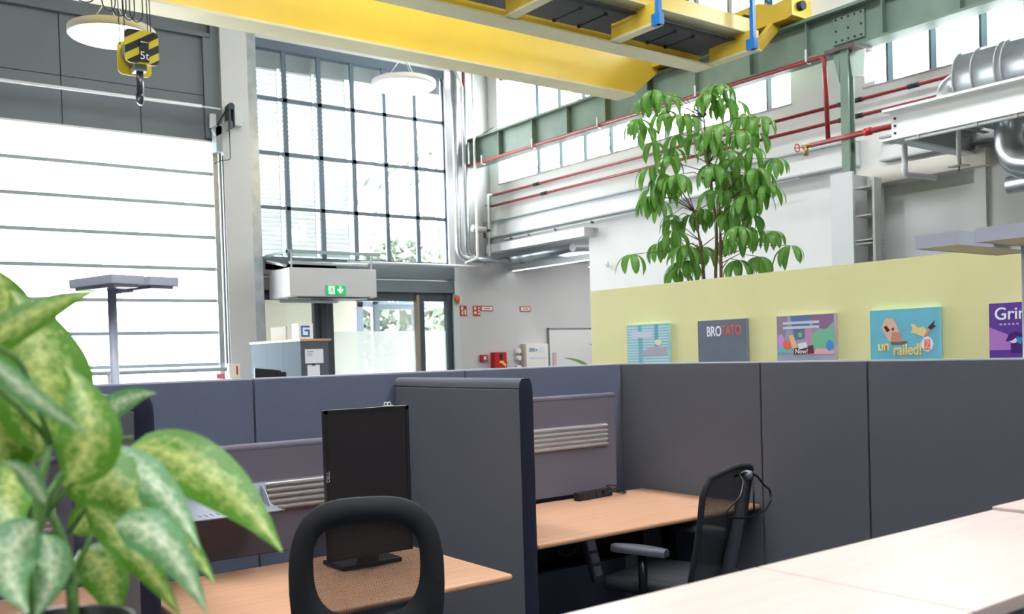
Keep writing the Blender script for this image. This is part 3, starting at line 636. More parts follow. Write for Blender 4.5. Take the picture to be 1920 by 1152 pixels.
MB().tube([(4.96, 13.8, 5.0), (5.16, 13.74, 5.34)], 0.012, 8).tube(arc([(5.14, 13.76, 4.95), (5.14, 13.76, 4.52), (5.0, 13.8, 4.50), (4.92, 13.85, 4.45)], .04), 0.007, 6).build('chain', rubber, ob)
MB().box(4.90, 13.88, 5.0, 4.99, 13.94, 5.20).build('name_plate', whitemetal, ob)
MB().box(5.03, 13.83, 1.28, 5.20, 13.91, 1.50).box(5.14, 13.825, 1.33, 5.165, 13.83, 1.46, 1).build('gate_switch_box', [cream, brightred], base=(5.1, 13.9, 1.28), label='small cream switch box low on the white pier', cat='switch box')
# barrier rail in front of the gate
br = thing('barrier_rail', 'grey tubular barrier rail standing in front of the gate', 'barrier', (3, 13.6, 0))
MB().tube([(0.6, 13.6, 1.42), (4.9, 13.6, 1.42)], 0.032, 12).build('top_rail', railgrey, br)
for x in (1.6, 3.28, 4.84): MB().tube([(x, 13.6, 0), (x, 13.6, 1.42)], 0.028, 10).build('post', mat('lilac_grey', rgb(206, 204, 220), 0.4), br)
B(4.74, 13.55, 1.28, 4.86, 13.56, 1.36).build('red_tag', mat('soft_red', rgb(226, 120, 130), 0.5), base=(4.8, 13.55, 1.28), label='small red tag fixed at the end of the barrier rail', cat='tag')

# ================================================================== back wall equipment
ac = thing('air_curtain', 'boxy pale grey air curtain mounted over the entrance doors', 'air curtain', (6.48, 13.6, 2.47))
B(5.76, 13.2, 2.47, 7.21, 13.98, 2.90).build('housing', mat('air_curtain_grey', rgb(206, 206, 208), 0.4), ac, bevel=0.01)
MB().box(5.9, 13.25, 2.45, 7.1, 13.6, 2.47).build('outlet_grille', darkframe, ac)
for x in (5.82, 7.15): MB().tube([(x, 13.25, 2.9), (x, 13.25, 3.14)], 0.012, 8).build('hanger_rod', whitemetal, ac)
MB().box(5.7, 13.95, 2.93, 6.9, 14.0, 3.02).tube([(5.75, 13.3, 2.93), (5.72, 13.95, 3.05)], 0.02, 8).tube([(5.8, 13.28, 2.98), (7.1, 13.28, 2.98)], 0.022, 10).build('pipe_connection', alu, ac)
gc = thing('glass_canopy', 'glass shelf over the air curtain on thin steel edges', 'glass shelf', (6.45, 13.55, 3.1))
B(5.70, 13.12, 3.115, 7.22, 13.93, 3.13).build('glass_sheet', glasscan, gc)
MB().box(5.68, 13.10, 3.10, 7.24, 13.12, 3.15).box(5.68, 13.10, 3.10, 5.70, 13.95, 3.14).build('edge_rail', mat('sea_grey', rgb(150, 168, 172), 0.4), gc)
ex = thing('exit_sign', 'green and white emergency exit sign on the air curtain', 'exit sign', (6.50, 13.19, 2.50))
B(6.335, 13.180, 2.50, 6.665, 13.197, 2.64).build('sign_face', exitgreen, ex)
MB().box(6.375, 13.176, 2.508, 6.475, 13.18, 2.632).build('doorway_mark', exitwhite, ex)
rn = MB()
def q2(m, pts, y, t=0.002): m.prism([(a, y, b) for a, b in pts], (0, t, 0))
for pts in ([(6.43, 2.60), (6.445, 2.60), (6.445, 2.615), (6.43, 2.615)], [(6.415, 2.565), (6.425, 2.597), (6.44, 2.597), (6.435, 2.56)],
            [(6.425, 2.562), (6.437, 2.562), (6.455, 2.545), (6.45, 2.52), (6.441, 2.522), (6.443, 2.542)], [(6.415, 2.567), (6.43, 2.562), (6.412, 2.54), (6.392, 2.532), (6.39, 2.54), (6.405, 2.548)],
            [(6.415, 2.597), (6.398, 2.585), (6.395, 2.572), (6.402, 2.572), (6.406, 2.582), (6.42, 2.588)], [(6.435, 2.592), (6.455, 2.58), (6.465, 2.588), (6.461, 2.574), (6.45, 2.57), (6.437, 2.58)]):
    q2(rn, pts, 13.1735)
rn.build('running_figure_mark', exitgreen, ex)
aw = MB(); q2(aw, [(6.555, 2.628), (6.585, 2.628), (6.585, 2.575), (6.612, 2.595), (6.624, 2.575), (6.57, 2.515), (6.516, 2.575), (6.528, 2.595), (6.555, 2.575)], 13.176, 0.003); aw.build('arrow_mark', exitwhite, ex)
# fire signs
def fire_sign(x0, x1, z0, z1, label, kind):
    t = thing('fire_sign', label, 'sign', ((x0 + x1) / 2, YB - 0.01, z0), group='red safety signs on the back wall')
    B(x0, YB - 0.012, z0, x1, YB - 0.002, z1).build('sign_plate', brightred, t)
    m = MB(); w_ = x1 - x0; h_ = z1 - z0; y = YB - 0.015
    if kind == 'text': m.box(x0 + .015, y, z0 + .015, x1 - .015, y + .002, z1 - .015)
    elif kind == 'ext':
        m.box(x0 + w_ * .22, y, z0 + h_ * .1, x0 + w_ * .42, y + .002, z0 + h_ * .5); m.box(x0 + w_ * .15, y, z0 + h_ * .58, x0 + w_ * .45, y + .002, z0 + h_ * .9); m.box(x0 + w_ * .65, y, z0 + h_ * .1, x0 + w_ * .85, y + .002, z0 + h_ * .6)
    else:
        m.lathe([(0.001, 0), (w_ * .2, 0), (w_ * .2, 0.002)], (x0 + w_ * .3, y, z0 + h_ * .28), 12, axis='y'); m.box(x0 + w_ * .15, y, z0 + h_ * .6, x0 + w_ * .4, y + .002, z0 + h_ * .9)
        for q in range(3): m.box(x0 + w_ * .7, y, z0 + h_ * (.12 + .28 * q), x0 + w_ * .92, y + .002, z0 + h_ * (.3 + .28 * q))
    m.build('pictogram', cream, t)
    if kind == 'text':
        for q in range(6 if w_ > .24 else 3): pass
        B(x0 + w_ * .25, y - .002, (z0 + z1) / 2 - .008, x1 - w_ * .25, y, (z0 + z1) / 2 + .008).build('small_print', inkgrey, t)
fire_sign(9.20, 9.27, 2.22, 2.40, 'narrow red and cream fire sign nearest the orange beacon', 'ext')
fire_sign(9.29, 9.43, 2.22, 2.40, 'square red fire extinguisher sign, second from the entrance frame', 'ext')
fire_sign(9.57, 9.72, 2.22, 2.40, 'square red alarm sign left of the framed text sign', 'alarm')
fire_sign(9.74, 10.0, 2.305, 2.40, 'oblong white sign with red border near the wall corner', 'text')
fire_sign(10.62, 10.87, 2.30, 2.395, 'oblong white sign with red border alone on the side room wall', 'text')
ob2 = thing('warning_beacon', 'small orange beacon beside the top of the entrance frame', 'beacon', (9.2, 13.9, 2.5))
MB().lathe([(0.03, 0), (0.05, 0.02), (0.05, 0.07), (0.03, 0.1)], (9.19, 13.92, 2.46), 16).build('lens', orange, ob2); B(9.22, 13.9, 2.44, 9.27, 14.0, 2.55).build('bracket', alu, ob2)
fb = thing('fire_alarm_box', 'red wall box with dark window and yellow notice above the partition', 'fire box', (10.05, 13.9, 1.27))
B(9.92, 13.86, 1.27, 10.19, 13.995, 1.56).build('box_body', brightred, fb, bevel=0.008)
MB().box(10.03, 13.85, 1.42, 10.09, 13.859, 1.53).build('dark_window', rubber, fb)
MB().prism([(10.02, 13.852, 1.40), (10.10, 13.852, 1.40), (10.16, 13.852, 1.33), (10.15, 13.852, 1.29), (10.08, 13.852, 1.35), (10.02, 13.852, 1.37)], (0, .006, 0)).build('yellow_notice', mat('notice_yellow', rgb(238, 214, 120), .6), fb)
MB().tube([(10.19, 13.9, 1.37), (10.24, 13.9, 1.37)], 0.008, 8).build('latch', rubber, fb)
cp = thing('call_point', 'small red manual call point left of the red wall box', 'call point', (9.75, 13.95, 1.4))
B(9.68, 13.93, 1.395, 9.82, 13.995, 1.52).build('call_housing', brightred, cp, bevel=.006)
MB().box(9.71, 13.925, 1.42, 9.79, 13.929, 1.50).build('call_window', inkgrey, cp); MB().box(9.73, 13.921, 1.435, 9.77, 13.924, 1.485).build('call_button', paper, cp)
eb = thing('electrical_cabinet', 'cream electrical cabinet with sockets on the side room wall', 'electrical cabinet', (10.8, 13.9, 1.0))
B(10.63, 13.85, 0.9, 11.15, 13.995, 1.69).build('cabinet_body', mat('elec_cream', rgb(240, 238, 232), .5), eb, bevel=.006)
MB().box(10.60, 13.88, 0.9, 10.63, 13.99, 1.70).build('cabinet_side', mat('elec_side', rgb(196, 186, 166), .5), eb)
MB().box(10.70, 13.845, 1.55, 10.83, 13.849, 1.62).box(10.85, 13.845, 1.56, 10.89, 13.849, 1.60).box(10.93, 13.845, 1.53, 11.05, 13.849, 1.62, 1).box(10.72, 13.845, 1.42, 11.08, 13.849, 1.46, 1).build('display', [mat('display_blue', rgb(140, 164, 184), .4), mat('display_pale', rgb(222, 230, 236), .4)], eb)
for z in (1.57, 1.44, 1.26): MB().lathe([(0.045, -0.08), (0.045, 0.0)], (10.52, 13.99, z), 16, axis='y').box(10.47, 13.93, z - .04, 10.57, 13.99, z + .045).build('socket', white2, eb)
wb = thing('whiteboard', 'large whiteboard with thin grey frame at the right of the side room', 'whiteboard', (12, 13.96, 1.0))
B(11.27, 13.97, 0.85, 13.2, 13.99, 1.97).build('board', white2, wb)
MB().box(11.25, 13.955, 0.83, 11.275, 13.995, 1.99).box(11.25, 13.955, 1.965, 13.2, 13.995, 1.985).build('board_frame', mat('board_frame', rgb(130, 134, 142), .4), wb)
MB().box(11.35, 13.95, 1.24, 11.43, 13.968, 1.52).build('pinned_notice', [mat('notice_pink', rgb(214, 190, 196), .7)], base=(11.4, 13.96, 1.24), label='small printed notice pinned on the whiteboard edge', cat='notice')
sp_ = thing('corner_houseplant', 'slim green leaves poking out by the whiteboard beside the lime wall', 'plant', (11.3, 13.2, 0))
def blade(m, b, mid, t, wd, facing, mi=0, n=12, fold=0.25, wave=0.0, power=0.75, rnd_tip=False):
    b, mid, t = Vector(b), Vector(mid), Vector(t); facing = Vector(facing); rows = []; uvs = []
    for i in range(n + 1):
        s = i / n; p = b * (1 - s) ** 2 + mid * 2 * s * (1 - s) + t * s * s
        d = ((mid - b) * (1 - s) + (t - mid) * s).normalized(); nrm = (facing - p) if facing.length > 3 else facing
        side = d.cross(nrm); side = side.normalized() if side.length > 1e-6 else d.orthogonal().normalized(); nn = side.cross(d).normalized()
        ww = wd * 0.5 * (max(0.03, math.sin(PI * s ** power) ** (0.55 if rnd_tip else 0.75) * (1 if rnd_tip else 1 - 0.35 * s * s)) if 0 < s < 1 else 0.03)
        row = []; ur = []
        for k in (-1, -0.55, 0, 0.55, 1):
            row.append(p + side * ww * k + nn * (ww * fold * abs(k) + wave * ww * math.sin(s * 14 + k * 2) * abs(k))); ur.append((k * 0.5 + 0.5, s))
        rows.append(row); uvs.append(ur)
    m.grid(rows, mi, True, uvs)
m = MB()
for b, mi_, t in (((11.5, 13.0, 1.0), (11.5, 13.05, 1.35), (11.05, 13.3, 1.42)), ((11.9, 12.9, 1.3), (11.75, 12.95, 1.62), (11.5, 13.1, 1.66)), ((11.95, 12.9, 1.2), (11.8, 12.95, 1.5), (11.6, 13.1, 1.53)), ((11.9, 12.9, 1.2), (11.7, 12.9, 1.8), (11.55, 13.0, 1.78))):
    blade(m, b, mi_, t, 0.1, (0, -1, 0.3))
m.build('leaves', treeleaf, sp_); MB().tube([(11.9, 12.9, 0.3), (11.9, 12.9, 1.3)], .02).tube([(11.6, 13, .3), (11.5, 13.0, 1.05)], .015).build('stem', stemm, sp_)
MB().lathe([(0.14, 0), (0.2, 0.35), (0.18, 0.35), (0.16, 0.3)], (11.75, 12.95, 0), 24).build('pot', rubber, sp_)

# tall cabinet with G box
gcb = thing('tall_cabinet', 'tall grey office cabinet with dark end panel near the entrance', 'cabinet', (5.19, 12.0, 0))
MB().box(5.02, 11.19, 0, 5.38, 12.86, 1.76).build('cabinet_body', cabdark, gcb)
for k in range(3):
    B(5.0, 11.195 + .556 * k, 0.08, 5.02, 11.745 + .556 * k, 1.755).build('door', cabgrey, gcb)
B(4.99, 11.18, 1.76, 5.42, 12.88, 1.787).build('cabinet_top', beechedge, gcb)
nt_ = thing('paper_notice', 'white printed notice on the dark end panel of the tall cabinet', 'notice', (5.2, 11.18, 1.5))
B(5.055, 11.182, 1.475, 5.305, 11.188, 1.655).build('sheet', paper, nt_)
m = MB(); m.box(5.08, 11.179, 1.62, 5.17, 11.1815, 1.628)
for z in (1.60, 1.585, 1.57): m.box(5.08, 11.179, z, 5.15, 11.1815, z + .004)
m.build('heading_print', inkgrey, nt_)
n2 = thing('paper_notice', 'smaller white notice with a black clip below the printed notice', 'notice', (5.2, 11.18, 1.3))
B(5.08, 11.182, 1.28, 5.25, 11.188, 1.455).build('sheet', paper, n2); B(5.145, 11.176, 1.445, 5.185, 11.182, 1.465).build('clip', rubber, n2)
gb = thing('logo_box', 'white cube box with a blue pixel letter G on the cabinet', 'box', (5.15, 11.5, 1.787))
B(5.05, 11.35, 1.787, 5.25, 11.55, 1.99).build('box_body', paper, gb)
m = MB(); px = 0.024
for r_, row in enumerate(('XXXXX', 'X....', 'X.XXX', 'X...X', 'X...X', 'XXXXX')):
    for c_, ch in enumerate(row):
        if ch == 'X': m.box(5.085 + c_ * px, 11.346, 1.96 - (r_ + 1) * px, 5.085 + (c_ + 1) * px, 11.349, 1.96 - r_ * px)
m.build('logo', bluelogo, gb)
B(4.99 + .06, 11.75, 1.787, 5.07, 12.25, 1.97).build('white_board_sheet', mat('off_white_card', rgb(170, 168, 160), .9, spec=.1), base=(5.06, 12, 1.787), label='off-white card sheet standing on the cabinet behind the logo box', cat='card')
oc = thing('screen_back', 'black monitor seen from behind in front of the tall cabinet doors', 'monitor', (4.75, 11.3, 0.74))
MB().obox((4.62, 11.35, 1.30), (0.16, -0.03, -0.02), (0.006, 0.03, 0), (0, 0, 0.12)).obox((4.78, 11.33, 1.28), (.06, 0, 0), (0, .05, 0), (0, 0, .10)).build('monitor_shell', black, oc, bevel=.01)
MB().box(4.60, 11.32, 0.76, 4.66, 11.38, 1.2).box(4.5, 11.2, .74, 4.76, 11.45, .76).build('monitor_stand', black, oc)
tb = thing('side_table', 'plain light table in front of the tall cabinet', 'table', (4.65, 11.4, 0)); B(4.3, 10.9, .71, 4.97, 12.2, .74).build('table_top', beech, tb)
for x in (4.33, 4.91):
    for y in (10.95, 12.12): B(x, y, 0, x + .03, y + .03, .71).build('leg', alu, tb)

# ================================================================== MEZZANINE BEAM, DUCTS (upper right)
mz = thing('white_beam', 'big white steel I-beam high at the right, carrying a duct', 'steel beam', (8.49, 3.5, 3.47))
B(8.50, 0.2, 3.49, 8.53, 5.17, 3.745).build('web', whitemetal, mz)
MB().box(8.42, 0.2, 3.745, 8.62, 5.22, 3.77).box(8.42, 0.2, 3.465, 8.62, 5.24, 3.49).build('flange', white2, mz)
b = MB()
for z in (3.54, 3.61, 3.68): b.lathe([(0.012, -0.012), (0.012, 0)], (8.50, 5.13, z), 8, axis='x')
b.build('bolt', rubber, mz)
cb = thing('white_crossbeam', 'white steel crossbeam from the I-beam end to the side wall', 'steel beam', (9.3, 5.15, 3.46))
MB().box(8.62, 5.06, 3.465, 10.0, 5.2, 3.485).box(8.62, 5.06, 3.72, 10.0, 5.2, 3.74).box(8.62, 5.12, 3.485, 10.0, 5.14, 3.72, 1).build('crossbeam', [white2, MATS['mid_grey_steel']], cb)
dk = thing('mezzanine_deck', 'corrugated steel deck on top of the white I-beam', 'steel deck', (9.3, 3, 3.75))
m = MB(); y = 0.3
while y < 5.0: m.box(8.62, y, 3.70, 9.83, y + 0.09, 3.74); m.box(8.62, y + .09, 3.65, 9.83, y + .15, 3.66); y += 0.15
m.build('deck_sheet', MATS['mid_grey_steel'], dk)
cdt = thing('lamp_conduit', 'thin white conduit clipped under the white I-beam', 'conduit', (8.4, 3.5, 3.45))
MB().tube([(8.45, 5.0, 3.445), (8.45, 0.3, 3.445)], 0.012, 8).build('conduit_run', whitemetal, cdt)
for y in (4.85, 4.3, 3.95): B(8.43, y, 3.43, 8.47, y + .03, 3.466).build('clip', alu, cdt)
pipe('white_elbow_pipe', 'white plastic elbow pipe below the I-beam end', [(8.72, 5.17, 3.47), (8.72, 5.17, 3.17), (9.2, 5.13, 3.17)], 0.028, whitemetal, rr=0.04)
spk = thing('sprinkler_drop', 'white drop tube ending in a round plate under the steel deck', 'pipe', (8.7, 4.7, 3.1))
MB().tube([(8.9, 4.72, 3.66), (8.9, 4.72, 3.2)], 0.022, 10).build('drop_tube', whitemetal, spk)
MB().lathe([(0.001, 0.012), (0.10, 0.0), (0.001, 0.002)], (8.9, 4.72, 3.19), 24).build('plate', alu, spk)
MB().tube([(8.9, 4.72, 3.2), (8.9, 4.72, 3.14)], 0.009, 8).build('nozzle', mat('copper', rgb(170, 110, 80), .4, metal=.6), spk)
dc = thing('spiral_duct', 'large galvanised spiral duct lying on the white I-beam deck', 'duct', (9.2, 3.5, 4.1))
MB().tube([(9.2, 4.80, 4.06), (9.2, -2, 4.06)], 0.27, 40).build('duct_shell', steel, dc)
for y in (4.80, 4.62, 4.40, 4.34, 4.12, 3.8, 3.5): MB().tube([(9.2, y, 4.06), (9.2, y - 0.015, 4.06)], 0.278, 40).build('duct_seam', MATS['mid_grey_steel'], dc)
MB().tube(arc([(9.2, 4.82, 4.02), (9.2, 4.93, 3.98), (9.2, 4.90, 3.80)], .08), 0.16, 24).build('duct_outlet', steel, dc)
MB().tube(arc([(8.95, 4.28, 3.62), (8.95, 4.28, 3.18), (8.80, 3.6, 3.00), (8.7, 2.6, 2.98)], 0.34, 14), 0.115, 28).build('elbow_duct', steel, base=(8.95, 4.3, 3), label='shiny duct elbow bending down below the I-beam', cat='duct')
MB().tube(arc([(9.12, 4.36, 3.62), (9.12, 4.36, 3.14), (8.98, 3.7, 2.98), (8.9, 2.6, 2.96)], 0.34, 14), 0.105, 28).build('elbow_duct', steel, base=(9.1, 4.3, 3), label='second duct elbow just behind the shiny one', cat='duct')
MB().tube([(9.2, 4.40, 2.98), (9.2, 2.5, 3.03)], 0.085, 24).build('straight_duct', steel, base=(9.2, 3.5, 2.9), label='dull grey duct end below the two elbows', cat='duct')

# ================================================================== LIME WALL, POSTERS
B(5.5, -3, 0, 5.62, 6.22, 2.045).build('lime_partition', [yellowwall], base=(5.56, 2, 0), label='long lime yellow partition wall carrying a row of posters', cat='partition wall')
PX = 5.47
def poster(y_left, wd, label, base_m, decor, top=1.728, hgt=0.47):
    t = thing('poster', label, 'poster', (PX, y_left - wd / 2, top - hgt), group='square glossy posters on the lime wall')
    B(PX, y_left - wd, top - hgt, PX + 0.028, y_left, top).build('poster_board', [base_m], t)
    def pt(a, b): return (PX - 0.0012, y_left - a * wd, top - (1 - b) * 0.76 * hgt)
    decor(t, pt, y_left, wd, top - hgt, hgt)
    return t
def art(t, pt, name, pts, col, off=0.0, rough=0.15):
    m = MB(); P_ = [pt(a, b) for a, b in pts]; m.prism([(p[0] - off, p[1], p[2]) for p in P_], (0.001, 0, 0))
    return m.build(name, mat('art_%d_%d_%d' % col, rgb(*col), rough, coat=.6), t)
def blob(cx, cy, rx, ry, n=14, j=0.12, seed=1):
    r_ = random.Random(seed); return [(cx + rx * (1 + r_.uniform(-j, j)) * math.cos(2 * PI * i / n), cy + ry * (1 + r_.uniform(-j, j)) * math.sin(2 * PI * i / n)) for i in range(n)]
pg = lambda n, c: mat(n, c, 0.10, coat=0.9, noise=0.06, nscale=8)
def d1(t, pt, yl, wd, z0, h):
    for i in range(15): art(t, pt, 'pale_band', [(0.01, .05 + i * .062), (.99, .05 + i * .062), (.99, .075 + i * .062), (.01, .075 + i * .062)], (206, 232, 236))
    art(t, pt, 'teal_bar', [(.28, .01), (.38, .01), (.37, .99), (.28, .99)], (126, 184, 196), .001); art(t, pt, 'teal_bar', [(.68, .45), (.76, .45), (.76, .99), (.68, .99)], (110, 172, 190), .001)
    art(t, pt, 'rock_shape', [(.3, .3), (.45, .42), (.7, .5), (.95, .48), (.95, .3)], (184, 178, 190), .002); art(t, pt, 'bright_shape', blob(.76, .58, .08, .07), (232, 232, 196), .003)
    art(t, pt, 'title_blur', [(.12, .70), (.62, .70), (.62, .84), (.12, .84)], (214, 220, 236), .0022)
poster(5.747, .473, 'pale turquoise poster, first on the lime wall from the white wall corner', pg('poster_teal', rgb(160, 206, 214)), d1)
def d2(t, pt, yl, wd, z0, h):
    text('lettering', 'BRO', 0.105, pt(.345, .755), R_X, mat('letter_white', rgb(244, 246, 250), .2), t, bold=0.0015, sx=.70)
    text('lettering', 'TATO', 0.105, pt(.70, .765), R_X, mat('letter_coral', rgb(230, 108, 104), .2), t, bold=0.0015, sx=.66)
poster(4.966, .466, 'dark grey poster reading BROTATO in white and coral letters', pg('poster_grey', rgb(112, 120, 134)), d2)
def d3(t, pt, yl, wd, z0, h):
    art(t, pt, 'mauve_patch', [(.01, .45), (.12, .40), (.2, .99), (.01, .99)], (160, 140, 158)); art(t, pt, 'plum_patch', [(.55, .99), (.66, .78), (.85, .70), (.99, .85), (.99, .99)], (150, 118, 150))
    art(t, pt, 'blue_patch', [(.25, .99), (.6, .99), (.55, .55), (.32, .52)], (104, 130, 166), .0005)
    art(t, pt, 'green_patch', [(.6, .35), (.99, .35), (.99, .75), (.75, .7), (.6, .6)], (128, 196, 160), .0006); art(t, pt, 'pink_patch', [(.5, .40), (.62, .40), (.62, .75), (.5, .75)], (204, 150, 186), .001)
    art(t, pt, 'orange_shape', blob(.19, .43, .075, .10, seed=3), (240, 120, 92), .0015); art(t, pt, 'lilac_shape', blob(.07, .52, .07, .13, seed=4), (204, 160, 216), .0014)
    art(t, pt, 'apricot_shape', [(.22, .62), (.3, .62), (.37, .38), (.27, .36)], (244, 196, 150), .0012); art(t, pt, 'aqua_patch', [(.01, .28), (.3, .28), (.2, .42), (.05, .44)], (112, 198, 206), .001)
    art(t, pt, 'pale_shape', [(.37, .45), (.52, .48), (.55, .38), (.40, .34)], (226, 236, 236), .002); art(t, pt, 'brown_banner', [(.30, .24), (.66, .26), (.64, .42), (.31, .36)], (110, 70, 72), .0018)
    art(t, pt, 'blue_shape', blob(.92, .40, .06, .10, seed=6), (86, 146, 220), .0015); art(t, pt, 'rose_patch', [(.6, .24), (.99, .24), (.99, .32), (.7, .36)], (240, 178, 186), .001)
    art(t, pt, 'eye_shape', blob(.42, .62, .04, .05, seed=8), (150, 204, 110), .002)
    text('lettering', 'Now!', 0.045, (PX - .004, pt(.44, .30)[1], pt(.44, .30)[2]), R_X, MATS.get('letter_white') or paper, t)
    for i, b in enumerate((.83, .74)): art(t, pt, 'title_blur', [(.12, b), (.75, b), (.75, b + .05), (.12, b + .05)], (206, 214, 226), .002)
poster(4.231, .465, 'multicoloured poster of overlapping bright shapes, third in the row', pg('poster_mix', rgb(172, 172, 190)), d3)
def d4(t, pt, yl, wd, z0, h):
    art(t, pt, 'salmon_block', [(.17, .68), (.24, .86), (.34, .84), (.40, .72), (.48, .44), (.30, .42)], (232, 190, 166), .001); art(t, pt, 'salmon_shade', [(.33, .60), (.44, .60), (.49, .43), (.31, .43)], (206, 150, 130), .0015)
    art(t, pt, 'dark_patch', [(.21, .70), (.25, .72), (.30, .64), (.26, .60)], (66, 58, 60), .002); art(t, pt, 'dark_patch', [(.33, .68), (.36, .68), (.36, .63), (.33, .63)], (96, 80, 90), .002)
    art(t, pt, 'sand_block', [(.60, .74), (.66, .72), (.70, .66), (.78, .68), (.83, .60), (.78, .50), (.68, .56), (.60, .58), (.63, .66)], (240, 210, 150), .001)
    art(t, pt, 'dark_claw', [(.84, .66), (.94, .78), (.92, .70), (.96, .68), (.88, .62)], (66, 60, 64), .0015); art(t, pt, 'stem_bar', [(.80, .56), (.86, .66), (.88, .62), (.82, .52)], (222, 150, 120), .0012)
    art(t, pt, 'grey_strip', [(.30, .44), (.55, .44), (.54, .38), (.32, .38)], (120, 106, 112), .0013)
    art(t, pt, 'white_badge', blob(.83, .38, .085, .13, 9, .05, 2), (240, 240, 244), .002); art(t, pt, 'coral_badge', [(.79, .46), (.87, .46), (.87, .28), (.79, .28)], (244, 134, 118), .003)
    lw = mat('letter_sand', rgb(250, 214, 132), .3); text('lettering', 'un', 0.09, pt(.20, .36), R_X, lw, t, ext=.003, bold=.0015, sx=.9); text('lettering', 'railed!', 0.098, pt(.55, .285), R_X, lw, t, ext=.003, bold=.0015, sx=.78)
    text('lettering', '2', 0.07, (pt(.83, .37)[0] - .0035, pt(.83, .37)[1], pt(.83, .37)[2]), R_X, mat('letter_rose', rgb(250, 176, 150), .3), t)
poster(3.503, .464, 'sky blue poster with sand-coloured lettering unrailed! and a badge', pg('poster_sky', rgb(118, 194, 214)), d4)
def d5(t, pt, yl, wd, z0, h):
    art(t, pt, 'violet_patch', [(.0, .25), (.35, .25), (.22, .50), (.0, .62)], (186, 126, 206), .0005)
    text('lettering', 'Grim', 0.098, pt(.29, .82), R_X, MATS['letter_white'], t, ext=.002, bold=.001); text('lettering', 'G', 0.10, pt(.47, .64), R_X, MATS['letter_white'], t)
    art(t, pt, 'hat_shape', [(.20, .38), (.24, .50), (.32, .54), (.42, .50), (.44, .44), (.34, .46), (.28, .40)], (70, 40, 120), .0015); art(t, pt, 'face_shape', blob(.295, .40, .04, .05, 12, .02), (240, 226, 236), .001)
    art(t, pt, 'hair_shape', [(.33, .46), (.41, .44), (.38, .34), (.34, .36)], (60, 140, 200), .0016); art(t, pt, 'coat_shape', [(.26, .36), (.40, .36), (.44, .2), (.26, .2)], (76, 40, 120), .001)
    art(t, pt, 'mushroom_shape', blob(.56, .42, .11, .06, 12, .1, 5), (214, 66, 60), .001); art(t, pt, 'mushroom_stem', [(.50, .38), (.62, .38), (.64, .22), (.48, .22)], (240, 214, 196), .0008)
    for a in (.5, .56, .62): art(t, pt, 'red_stripe', [(a, .37), (a + .02, .37), (a + .02, .22), (a, .22)], (220, 60, 70), .0016)
    for i in range(5): art(t, pt, 'swirl_mark', [(.12 + .05 * i, .66), (.15 + .05 * i, .68), (.16 + .05 * i, .64)], (206, 186, 236), .001)
poster(2.741, .465, 'purple poster with big white lettering Grim, last in the row', pg('poster_purple', rgb(104, 66, 158)), d5)

# ================================================================== TREE BEHIND THE LIME WALL
tr = thing('umbrella_tree', 'tall umbrella tree with drooping glossy leaves behind the lime wall', 'indoor tree', (6.3, 5.52, 0))
CL = [(6.094, 3.652), (5.948, 3.668), (6.152, 3.544), (5.712, 3.499), (5.862, 3.719), (5.524, 3.641), (5.318, 3.661), (5.41, 3.502), (5.264, 3.537), (5.128, 3.397), (6.105, 3.341), (5.906, 3.374), (5.78, 3.326), (5.607, 3.329), (5.415, 3.345), (5.215, 3.283), (5.051, 3.219), (5.027, 3.093), (4.925, 2.902), (5.138, 3.069), (5.279, 3.05), (5.45, 3.171), (5.6, 3.153), (5.787, 3.14), (5.982, 3.079), (6.115, 3.053), (6.223, 2.875), (6.362, 2.87), (5.975, 2.887), (5.793, 2.953), (5.607, 2.947), (5.457, 2.945), (5.316, 2.788), (5.173, 2.811), (5.01, 2.751), (4.85, 2.761), (6.129, 2.667), (5.982, 2.696), (5.801, 2.72), (5.644, 2.745), (6.135, 2.498), (5.94, 2.404), (6.043, 2.271), (5.808, 2.509), (5.685, 2.448), (6.175, 2.331), (5.234, 2.642), (5.125, 2.561), (4.992, 2.435), (4.889, 2.294), (5.184, 2.458), (5.164, 2.19), (5.275, 2.245), (5.915, 2.187), (5.483, 3.041), (5.368, 2.976), (5.754, 2.244), (5.813, 2.368)]
ST = [[(6.3, 5.60, 0.3), (6.3, 5.633, 2.14), (6.3, 5.66, 2.4), (6.3, 5.72, 2.72)], [(6.32, 5.50, 0.3), (6.32, 5.524, 2.13), (6.3, 5.471, 2.49), (6.3, 5.519, 2.86), (6.3, 5.575, 3.29), (6.3, 5.589, 3.52)], [(6.28, 5.42, 0.3), (6.28, 5.423, 2.13), (6.28, 5.42, 2.4), (6.26, 5.405, 2.78)]]
for i, s in enumerate(ST):
    MB().tube(arc(s, .2, 5), [0.014] * (len(arc(s, .2, 5)) - 4) + [0.012, .011, .009, .006] if True else 0.012, 10).build('stem', bark, tr)
rnd = random.Random(11); nodes = []
for s in ST:
    for a, b in zip(s[1:-1], s[2:]):
        for q in range(6): nodes.append(Vector(a).lerp(Vector(b), q / 5))
tw = MB(); N_ = 0
CL += [(y + rnd.uniform(-.10, .10), z + rnd.uniform(-.10, .06)) for (y, z) in CL[::2] if z > 2.3]
